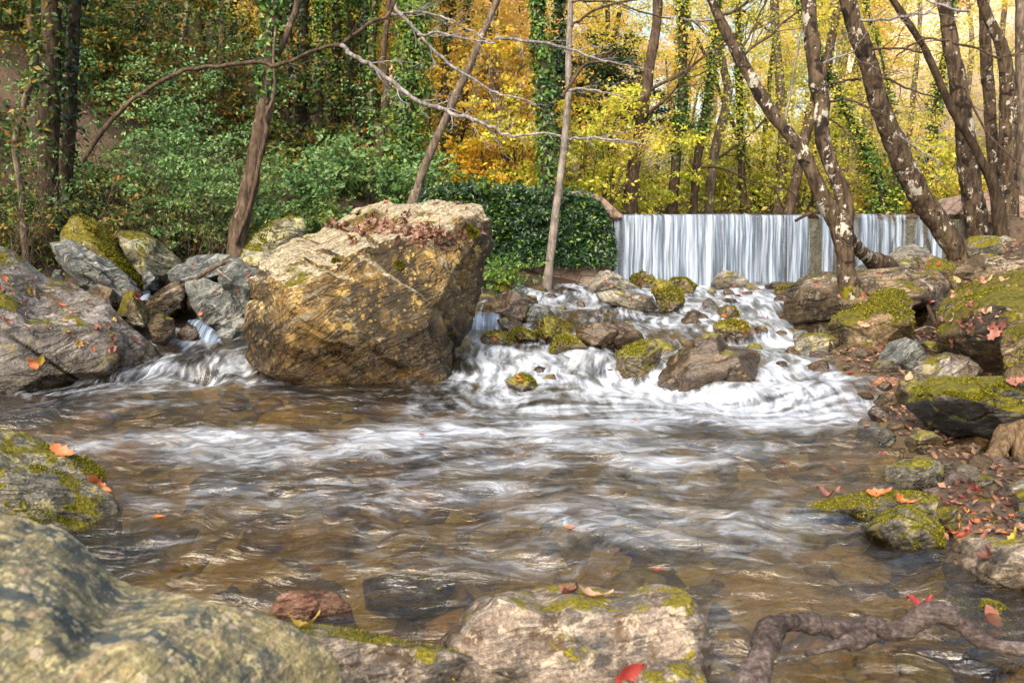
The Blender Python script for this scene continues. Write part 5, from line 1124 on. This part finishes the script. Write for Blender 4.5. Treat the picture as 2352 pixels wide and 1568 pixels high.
PR = [proto(0, 'lf_hill', 'bark_grey', 8, 8000, (.07, .13)), proto(1, 'lf_gold', 'bark_grey', 9, 8000, (.07, .13)), proto(2, 'lf_yellow', 'bark_dark', 8, 8000, (.06, .12)),
      proto(3, 'lf_orange', 'bark_red', 7, 7500, (.06, .12)), proto(4, 'lf_under', 'bark_dark', 7, 5200, (.08, .16)), proto(5, 'lf_hill', 'bark_pale', 10, 3000, (.10, .20)), proto(6, 'lf_green', 'bark_dark', 8, 5600, (.08, .16))]
rs = np.random.default_rng(321); placed = []
def wood(nm, label, group, n, fx, kinds, mind=1.6, sc=(.8, 1.25), low=1.0):
    c = 0; tries = 0
    while c < n and tries < n*40:
        tries += 1; x, y = fx()
        if any((x-a)**2+(y-b)**2 < mind**2 for a, b in placed): continue
        placed.append((x, y)); c += 1; k = kinds[rs.integers(len(kinds))]
        r_ = empty(nm, (x, y, tz(x, y)), label, 'tree', group); s = rs.uniform(*sc)*(low if .0 < x/y < .32 else 1); r_.scale = (s, s, s*rs.uniform(.9, 1.15)); r_.rotation_euler = (rs.normal()*.04, rs.normal()*.04, rs.random()*6.3)
        for nm2, me in zip(('trunk', 'branches', 'crown'), PR[k]):
            o = bpy.data.objects.new(nm2, me); COL.objects.link(o); o.parent = r_
def f1():
    y = rs.uniform(17, 27); return rs.uniform(-.62, -.16)*y, y
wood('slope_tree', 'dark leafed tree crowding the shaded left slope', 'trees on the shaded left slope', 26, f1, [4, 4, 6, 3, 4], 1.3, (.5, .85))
def f2():
    y = rs.uniform(22, 34); return rs.uniform(-.15, .7)*y, y
wood('autumn_tree', 'yellow autumn tree in the wood behind the weir', 'autumn trees behind the weir', 28, f2, [1, 2, 2, 0, 0], 1.9, (.6, .9), .62)
def f3():
    y = rs.uniform(34, 80); return rs.uniform(-.65, .72)*y, y
wood('hillside_tree', 'golden tree on the far hillside', 'trees on the far hillside', 150, f3, [0, 1, 5, 3, 0, 5], 2.6, (.8, 1.3), .6)
def f4():
    y = rs.uniform(15, 30); return rs.uniform(-.28, .08)*y, y
wood('orange_tree', 'orange and gold tree in the wood left of the waterfall', 'orange trees left of the waterfall', 16, f4, [3, 3, 1, 0], 1.6, (.5, .8))
# ---------- root, stump, sticks, fallen leaves ----------
allV = np.concatenate([v for v, f in BV]); off = 0; allF = []
for v, f in BV: allF.append(f+off); off += len(v)
allF = np.concatenate(allF)
BVH = BVHTree.FromPolygons(allV.tolist(), allF.tolist())
CAM = Vector((0, 0, CAMZ))
def surf(u, v):
    d = Vector(ray(u, v)).normalized(); h = BVH.ray_cast(CAM, d)
    w = hit(u, v)
    if h[0] is not None and (h[0]-CAM).length < (Vector(w)-CAM).length+.1: return np.array(h[0]), np.array(h[1])
    return w, np.array([0, 0, 1.0])
rt = empty('driftwood_root', tuple(P(1746, 1490, 2.45)), 'twisted grey root lying over the shallow water, bottom right', 'root')
def rootmesh(px, name='root', ns=16, seed=3):
    pts = np.array([P(u, v, Y) for u, v, h, Y in px]); rad = np.array([h/F*Y for u, v, h, Y in px])
    pp = catmull(pts, 14); rr = catmull(np.stack([rad]*3, -1), 14)[:, 0]; rr = rr*(1.33+.2*noise(np.arange(len(rr))*.12, seed)); V, Fc = tube(pp, rr, ns, .30, seed, 16); return obj(name, V, Fc, M['root'], rt)
rootmesh([(1715,1600,26,2.2),(1738,1545,24,2.25),(1750,1490,24,2.3),(1774,1448,23,2.38),(1810,1428,20,2.45),(1850,1430,17,2.5),(1885,1436,17,2.52),(1930,1446,16,2.54),(1965,1458,16,2.55),(1985,1440,18,2.55),(2005,1432,17,2.55),(2040,1450,15,2.56),(2078,1444,17,2.56),(2105,1420,18,2.56),(2140,1408,18,2.56),(2175,1412,17,2.55),(2210,1432,16,2.55),(2250,1466,14,2.52),(2300,1484,13,2.5),(2370,1494,13,2.48),(2460,1500,12,2.45)])
rootmesh([(1975,1455,16,2.53),(1950,1470,14,2.5),(1925,1480,10,2.48),(1890,1492,7,2.45),(1850,1500,5,2.43)], 'spur', 10, 5)
rootmesh([(2010,1436,14,2.55),(1990,1462,15,2.52),(1962,1478,13,2.5),(1948,1488,9,2.49)], 'knot', 12, 7)
rt2 = empty('shore_root', tuple(P(2170, 1110, 4.2)), 'curled grey root on the right shore beside the rounded stone', 'root')
px = [(2120,1128,6,4.15),(2150,1126,9,4.15),(2175,1110,12,4.18),(2200,1095,14,4.2),(2225,1100,13,4.2),(2232,1118,10,4.2),(2260,1125,9,4.2)]
pts = np.array([P(u, v, Y) for u, v, h, Y in px]); rad = np.array([h/F*Y for u, v, h, Y in px]); V, Fc = tube(catmull(pts, 8), catmull(np.stack([rad]*3, -1), 8)[:, 0], 12, .2, 3, 22); obj('root', V, Fc, M['root'], rt2)
px = [(2250,1080,12,4.5),(2280,1062,14,4.5),(2310,1070,16,4.5),(2340,1090,14,4.5),(2380,1100,12,4.5)]
pts = np.array([P(u, v, Y) for u, v, h, Y in px]); rad = np.array([h/F*Y for u, v, h, Y in px]); V, Fc = tube(catmull(pts, 8), catmull(np.stack([rad]*3, -1), 8)[:, 0], 12, .2, 4, 22); obj('knotted_root', V, Fc, M['root'], rt2)
# mossy stump with flared roots at the right edge
st = empty('mossy_stump', tuple(P(2340, 1050, 4.75)), 'moss covered tree foot with flared brown roots at the right edge', 'stump')
def tub(px, name, mat, ns=16, rg=.16, seed=1, fr=10):
    pts = np.array([P(u, v, Y) for u, v, h, Y in px]); rad = np.array([h/F*Y for u, v, h, Y in px]); V, Fc = tube(catmull(pts, 10), catmull(np.stack([rad]*3, -1), 10)[:, 0], ns, rg, seed, fr); return obj(name, V, Fc, M[mat], st)
M['stump'] = bark_mat('mossy_stump_bark', (.09, .06, .035), (.22, .15, .085), scale=2)
o = tub([(2345,1075,44,4.75),(2342,1010,42,4.75),(2340,950,46,4.75),(2350,890,50,4.75),(2372,862,40,4.78),(2400,850,16,4.8),(2410,848,2,4.8)], 'trunk', 'stump', 24)
tub([(2340,960,30,4.72),(2310,1000,24,4.66),(2288,1040,22,4.6),(2262,1065,17,4.55),(2235,1085,8,4.5)], 'flared_root', 'stump', 14, .2, 3)
tub([(2352,980,28,4.68),(2350,1030,26,4.62),(2348,1070,20,4.58),(2352,1095,12,4.52)], 'flared_root', 'stump', 14, .2, 4)
pc = np.array([v.co[:] for v in o.data.vertices])+np.array(st.location); fc = np.array([p.vertices[:] for p in o.data.polygons])
tri = pc[fc[:, :3]]; fn = nrm(np.cross(tri[:, 1]-tri[:, 0], tri[:, 2]-tri[:, 0])); ce = pc[fc].mean(1); w = ((ce[:, 2] > .12)*(fn[:, 1] < .5)*(.3+sm(-.2, .3, noise(ce[:, 0]*6, ce[:, 1]*6, ce[:, 2]*6)))); w /= w.sum()
idx = rs.choice(len(ce), 9000, p=w); p = ce[idx]+rs.normal(size=(9000, 3))*.012; V, Fc = leaves(p, rs.uniform(.008, .018, 9000), fn[idx], .8, rs, stand=True); obj('moss', V, Fc, M['moss'], st, False)
# stick on the left rocks, twig at the lip
def stick(label, px, mat='bark_red'):
    pts = np.array([P(u, v, Y) for u, v, h, Y in px]); rad = np.array([h/F*Y for u, v, h, Y in px]); V, Fc = tube(catmull(pts, 6), catmull(np.stack([rad]*3, -1), 6)[:, 0], 8, .15, 3, 25); return tag(obj('stick', V-pts[0], Fc, M[mat]), label, 'stick'), pts
for lb, px, mt in [('brown stick resting across the blue grey slabs left of the great boulder', [(416,658,4,8.55),(450,640,4.5,8.6),(490,615,5,8.7),(528,600,4,8.8)], 'bark_red'),
                   ('small pale twig on the split slab', [(500,620,2,8.5),(515,632,2,8.45),(532,645,1.5,8.4)], 'bark_pale'),
                   ('dark stub of wood poking from behind the rounded lichened rock', [(258,572,4,9.3),(272,562,4,9.3),(288,556,3,9.35)], 'bark_dark'),
                   ('dead branch lying against the crest of the waterfall by the fork', [(1826,508,3,11.6),(1850,495,3.5,11.6),(1885,484,4,11.6),(1930,478,4,11.6)], 'bark_dark'),
                   ('dark twig in the litter behind the yellow mossed boulder', [(2130,700,4,7.6),(2150,745,5,7.5),(2170,765,3,7.4),(2195,770,2,7.4)], 'bark_dark'),
                   ('pale stick lying across roots on the right shore', [(2100,760,3,7.4),(2140,752,3,7.4),(2190,790,2,7.3)], 'bark_grey')]:
    o, pts = stick(lb, px, mt); o.location = pts[0]

def oak(L, W, lob=4, curl=.2, seed=0, serr=True):
    n = 44; t_ = np.linspace(0, 1, n); env = np.sin(np.pi*np.clip(t_, 0, 1)**.75)**.8
    w = W*env*(1-.38*(.5+.5*np.cos(t_*lob*2*np.pi)) if serr else 1)+.004*L
    r_ = np.random.default_rng(seed); V = []; cu = curl*L
    for k in range(n):
        y = (t_[k]-.5)*L; z = cu*(t_[k]-.5)**2*3*(.6+.4*math.sin(seed)); tw = w[k]*(1+.12*r_.normal())
        for s in (-1, -.5, 0, .5, 1): V.append((s*tw, y, z+abs(s)*w[k]*.35+.1*cu*math.sin(t_[k]*9+s*2)))
    V.append((0, -.5*L, cu*.75)); V = np.array(V[:-1]); a = np.arange(n*5).reshape(n, 5)
    Fc = np.stack([a[:-1, :-1], a[:-1, 1:], a[1:, 1:], a[1:, :-1]], -1).reshape(-1, 4)
    return V, Fc
_lf = {}
def leafmesh(kind, mat):
    k = (kind, mat)
    if k not in _lf:
        V, Fc = {'oak': lambda: oak(1, .24, 4, .35, 1), 'oak2': lambda: oak(1, .20, 5, .6, 2), 'oval': lambda: oak(1, .27, 0, .3, 3, False), 'curl': lambda: oak(1, .3, 0, 1.2, 4, False)}[kind]()
        _lf[k] = raw_mesh('leaf', V, Fc, M[mat]); V2 = V
    return _lf[k]
def put(u, v, L, kind, mat, ang, label=None, group=None, name='fallen_leaf', tilt=.15):
    p, nn = surf(u, v); r_ = np.random.default_rng(int(u*7+v)); nn = nrm(nn*1.0+r_.normal(size=3)*tilt)
    z = Vector(nn); dd = Vector((math.cos(ang), .35*math.sin(ang), math.sin(ang))); y = (dd-z*dd.dot(z)).normalized(); x = y.cross(z)
    o = bpy.data.objects.new(name, leafmesh(kind, mat)); COL.objects.link(o)
    Y = p[1]; s = L/F*Y
    m = Matrix((x, y, z)).transposed().to_4x4(); m.translation = Vector(p)+z*.006; o.matrix_world = m @ Matrix.Scale(s, 4)
    tag(o, label, 'leaf', group); return o
LV = [
 (150,1044,75,'oak','l_orange',-.55,'long orange oak leaf, upper of two on the mossy grey boulder at the left'),
 (222,1108,66,'oak2','l_orange',-.5,'thin orange oak leaf, lower of two on the mossy grey boulder at the left'),
 (700,1442,80,'oak2','l_yellow',-.55,'curled yellow leaf between the blurred boulder and the flat topped rock'),
 (1362,1372,92,'oak','l_tan',-.3,'tan lobed oak leaf on top of the bottom centre boulder'),
 (1308,1362,62,'curl','l_brown',1.9,'dark brown curled leaf touching the tan oak leaf on the bottom centre boulder'),
 (1445,1545,95,'oval','l_red',.75,'big red leaf leaning on the purplish stone at the bottom edge'),
 (76,832,34,'oval','l_orange',2.2,'orange leaf at the waterline of the big grey slab'),
 (92,826,30,'oval','l_yellow',1.3,'yellow leaf beside the orange one at the waterline of the big grey slab'),
 (220,755,32,'curl','l_brown',1.2,'upright curled brown leaf in the middle of the big grey slab'),
 (1188,868,22,'oval','l_orange',1.4,'upright orange leaf on the half sunken hump by the great boulder'),
 (1198,876,20,'oval','l_orange',.3,'second orange leaf on the half sunken hump by the great boulder'),
 (1138,774,18,'oval','l_orange',2,'small orange leaf on the moss cushion rock'),
 (1950,858,18,'oval','l_red',2.2,'bright red leaf caught in the right hand chute'),
 (2070,1205,0,'oak','l_red',0,None),
 (2110,1390,66,'curl','l_red',.2,'reddish curled leaf lying over the twisted root'),
 (2275,1412,60,'oval','l_pink',2.1,'pink leaf hanging beside the moss draped rock, bottom right'),
 (2268,1275,50,'curl','l_brown',1.5,'brown leaf stuck upright on the grey block at the right edge'),
 (2195,1085,34,'oval','l_yellow',.5,'green yellow leaf standing by the curled shore root'),
 (2338,1092,36,'oval','l_yellow',.1,'yellow green leaf at the right edge above the shore'),
 (1900,1138,60,'curl','l_pink',.3,'pinkish leaf on the left end of the flat mossy stone'),
 (2020,1135,60,'oak','l_orange',-.2,'orange oak leaf on the middle of the flat mossy stone'),
 (2068,1150,56,'oak2','l_orange',-.4,'orange oak leaf at the right end of the flat mossy stone'),
 (2108,768,38,'oak','l_tan',.3,'pale oak leaf lying in the litter by the narrow grey wedge'),
 (2205,725,0,'oak','l_tan',0,None),
 (1984,745,30,'oak','l_tan',-.3,'upper left pale leaf on the yellow mossed boulder'),
 (2000,742,24,'oak','l_tan',.6,'upper right pale leaf on the yellow mossed boulder'),
 (1962,802,34,'oak','l_pink',1.2,'large pink leaf at the foot of the yellow mossed boulder'),
 (1990,805,30,'oak','l_pink',.2,'second pink leaf at the foot of the yellow mossed boulder'),
 (2022,795,26,'oak','l_pink',1.4,'third pink leaf at the foot of the yellow mossed boulder, rightmost'),
 (2190,735,30,'oak','l_tan',.6,'tan leaf on the left flank of the very large mossy boulder'),
 (2295,755,62,'oak2','l_pink',.7,'long pink leaf on the lower part of the very large mossy boulder'),
 (2258,652,44,'oak2','l_tan',.5,'tan leaf near the top of the very large mossy boulder'),
 (2332,878,52,'oak','l_pink',.2,'pink oak leaf on the mossy stump at the right edge'),
 (2235,846,0,'oak','l_tan',0,None),
 (2088,868,30,'oval','l_tan',1.3,'tan leaf standing between the wet stone and the mossy ledge'),
 (1400,852,14,'curl','l_brown',1.6,'tiny dark leaf caught at the little step in the rapids'),
 (1410,635,0,'curl','l_red',0,None),
 (1430,622,20,'curl','l_brown',.2,'dark red leaf clump at the foot of the waterfall')]
for L in LV:
    if L[2]: put(*L[:6], label=L[6])
# floating leaves
for u, v, s, mt in [(720,1306,24,'l_red'),(975,1290,30,'l_pink'),(365,1190,30,'l_orange'),(640,1172,0,''),(970,1000,22,'l_pink'),(1460,968,18,'l_orange'),(755,948,14,'l_orange'),(1510,1312,26,'l_red'),(2030,1045,20,'l_red'),(1990,980,18,'l_orange'),(1800,1062,14,'l_red'),(1915,1078,16,'l_red'),(1310,1215,30,'l_orange'),(575,1588,0,''),(1160,920,12,'l_pink'),(2095,1130,0,'')]:
    if s: put(u, v, s, 'oval', mt, .2, 'small red or orange leaf floating flat on the pool', 'leaves floating on the pool', 'floating_leaf', .05)
rs = np.random.default_rng(55)
def many(n, us, vs, size, mats, label, group, fn=None):
    for k in range(n):
        u, v = (rs.uniform(*us), rs.uniform(*vs)) if fn is None else fn()
        put(u, v, rs.uniform(*size), ['oak', 'oval', 'curl', 'oak2'][rs.integers(4)], mats[rs.integers(len(mats))], rs.random()*6.3, label, group, tilt=.5)
def fb():
    k = rs.random(); return 760+k*300+rs.normal()*24, 512+k*36+rs.normal()*13
DV, DF, off = [], [], 0
for k in range(170):
    u, v = fb(); p, nn = surf(u, v)
    V, Fc = oak(1, .26, rs.integers(0, 5), rs.uniform(.3, 1.3), k, True); s_ = rs.uniform(14, 28)/F*p[1]; z = nrm(nn+rs.normal(size=3)*.6); x = nrm(np.cross(z, rs.normal(size=3))); y = np.cross(z, x)
    DV.append(p+z*rs.uniform(.004, .03)+s_*(V[:, :1]*x+V[:, 1:2]*y+V[:, 2:]*z)); DF.append(Fc+off); off += len(V)
drift = leaf_mat('drift_leaves', [(.05, .024, .016), (.12, .055, .035), (.22, .10, .065), (.36, .20, .13), (.13, .06, .035)], trans=.12)
tag(obj('leaf_drift', np.concatenate(DV), np.concatenate(DF), drift, None, True), kind='stuff')
many(16, (800, 1110), (455, 500), (9, 16), ['l_brown', 'l_pink', 'l_brown'], 'small dry leaf behind the drift, near the great boulder crest', 'dry leaves on the great boulder crest')
def fs():
    u = rs.uniform(0, 330); return u, 640+u*.33+rs.uniform(-10, 95)
many(38, 0, 0, (13, 26), ['l_brown', 'l_brown', 'l_pink', 'l_orange', 'l_tan', 'l_yellow'], 'brown or tan leaf scattered over the big grey slab', 'leaves on the grey slab', fs)
many(45, (2170, 2330), (1125, 1235), (22, 46), ['l_red', 'l_orange', 'l_pink', 'l_brown', 'l_yellow', 'l_pink'], 'red or orange leaf in the heap of leaves on the right shore', 'leaf heap on the right shore')
many(22, (2090, 2260), (700, 800), (16, 30), ['l_brown', 'l_pink', 'l_brown'], 'dry leaf in the hollow between the mossy boulders on the right', 'leaves between the mossy boulders')
many(14, (2180, 2340), (640, 780), (16, 28), ['l_pink', 'l_tan'], 'small pale leaf on the moss of the very large boulder', 'leaves on the very large mossy boulder')
many(22, (1650, 1790), (640, 770), (9, 16), ['l_red', 'l_pink', 'l_orange'], 'tiny red leaf on the wet rocks right of the white chute', 'red leaves in the upper rapids')
many(26, (1860, 2180), (600, 700), (9, 16), ['l_brown', 'l_pink', 'l_red'], 'small dry leaf on the long brown slab', 'leaves on the long brown slab')
many(12, (1390, 1520), (640, 705), (8, 13), ['l_red', 'l_pink', 'l_brown'], 'tiny leaf on the broad slab below the mossy rock', 'leaves on the broad rapids slab')
many(14, (380, 600), (600, 760), (10, 16), ['l_red', 'l_brown', 'l_orange'], 'tiny red brown leaf on the blue grey rocks, left', 'leaves on the blue grey rocks')
many(8, (278, 325), (668, 700), (12, 18), ['l_red', 'l_brown'], 'dark red leaf on the small mossy rock behind the slab', 'red leaves on the small mossy rock')
# moss cushions on the great boulder
for k, (u, v, s) in enumerate([(917,608,12),(772,600,10),(1087,537,13),(1075,522,9)]):
    p, nn = surf(u, v); r_ = s/F*p[1]; n = 900; q = rs.normal(size=(n, 3)); q = nrm(q); 
    V, Fc = leaves(p+q*r_*np.array([1, .6, .8])*.75, r_*.5, q, .4, rs, stand=True)
    o = obj('moss_cushion', V-p, Fc, M['moss'], None, False); o.location = p
    tag(o, ['round green moss cushion at the centre of the great boulder face', 'round green moss cushion on the left of the great boulder face', 'moss cushion under the right shoulder of the great boulder', 'small moss cushion on the top right edge of the great boulder'][k], 'moss')

# ---------- light, sky, camera ----------
w = bpy.data.worlds.new('World'); scene.world = w; w.use_nodes = True; nt = w.node_tree; bg = nt.nodes['Background']
sk = nt.nodes.new('ShaderNodeTexSky'); sk.sky_type = 'NISHITA'; sk.sun_disc = False
EL, AZ = math.radians(42), math.radians(205)
sk.sun_elevation = EL; sk.sun_rotation = AZ; sk.air_density = 1.3; sk.dust_density = 4.0; sk.ozone_density = 1.0
nt.links.new(sk.outputs[0], bg.inputs[0]); bg.inputs[1].default_value = .12
L = bpy.data.lights.new('Sun', 'SUN'); L.energy = 1.7; L.angle = math.radians(50); L.color = (1, .90, .74)
so = bpy.data.objects.new('Sun', L); COL.objects.link(so)
sd = Vector((math.sin(AZ)*math.cos(EL), math.cos(AZ)*math.cos(EL), math.sin(EL)))
so.rotation_euler = sd.to_track_quat('Z', 'Y').to_euler(); so.location = (0, 0, 30)
cd = bpy.data.cameras.new('Camera'); co = bpy.data.objects.new('Camera', cd); COL.objects.link(co); scene.camera = co
co.location = (0, 0, CAMZ); co.rotation_euler = (math.pi/2-PITCH, 0, 0); cd.lens = 30; cd.sensor_width = 36; cd.clip_start = .05; cd.clip_end = 500
cd.dof.use_dof = True; cd.dof.focus_distance = 7.5; cd.dof.aperture_fstop = 4.5
scene.view_settings.view_transform = 'Standard'; scene.view_settings.look = 'None'; scene.view_settings.exposure = EXPO; scene.view_settings.gamma = 1
cy = scene.cycles; cy.max_bounces = 7; cy.diffuse_bounces = 3; cy.glossy_bounces = 3; cy.transmission_bounces = 3; cy.transparent_max_bounces = 10
cy.use_denoising = True; cy.caustics_reflective = False; cy.caustics_refractive = False; cy.sample_clamp_indirect = 6
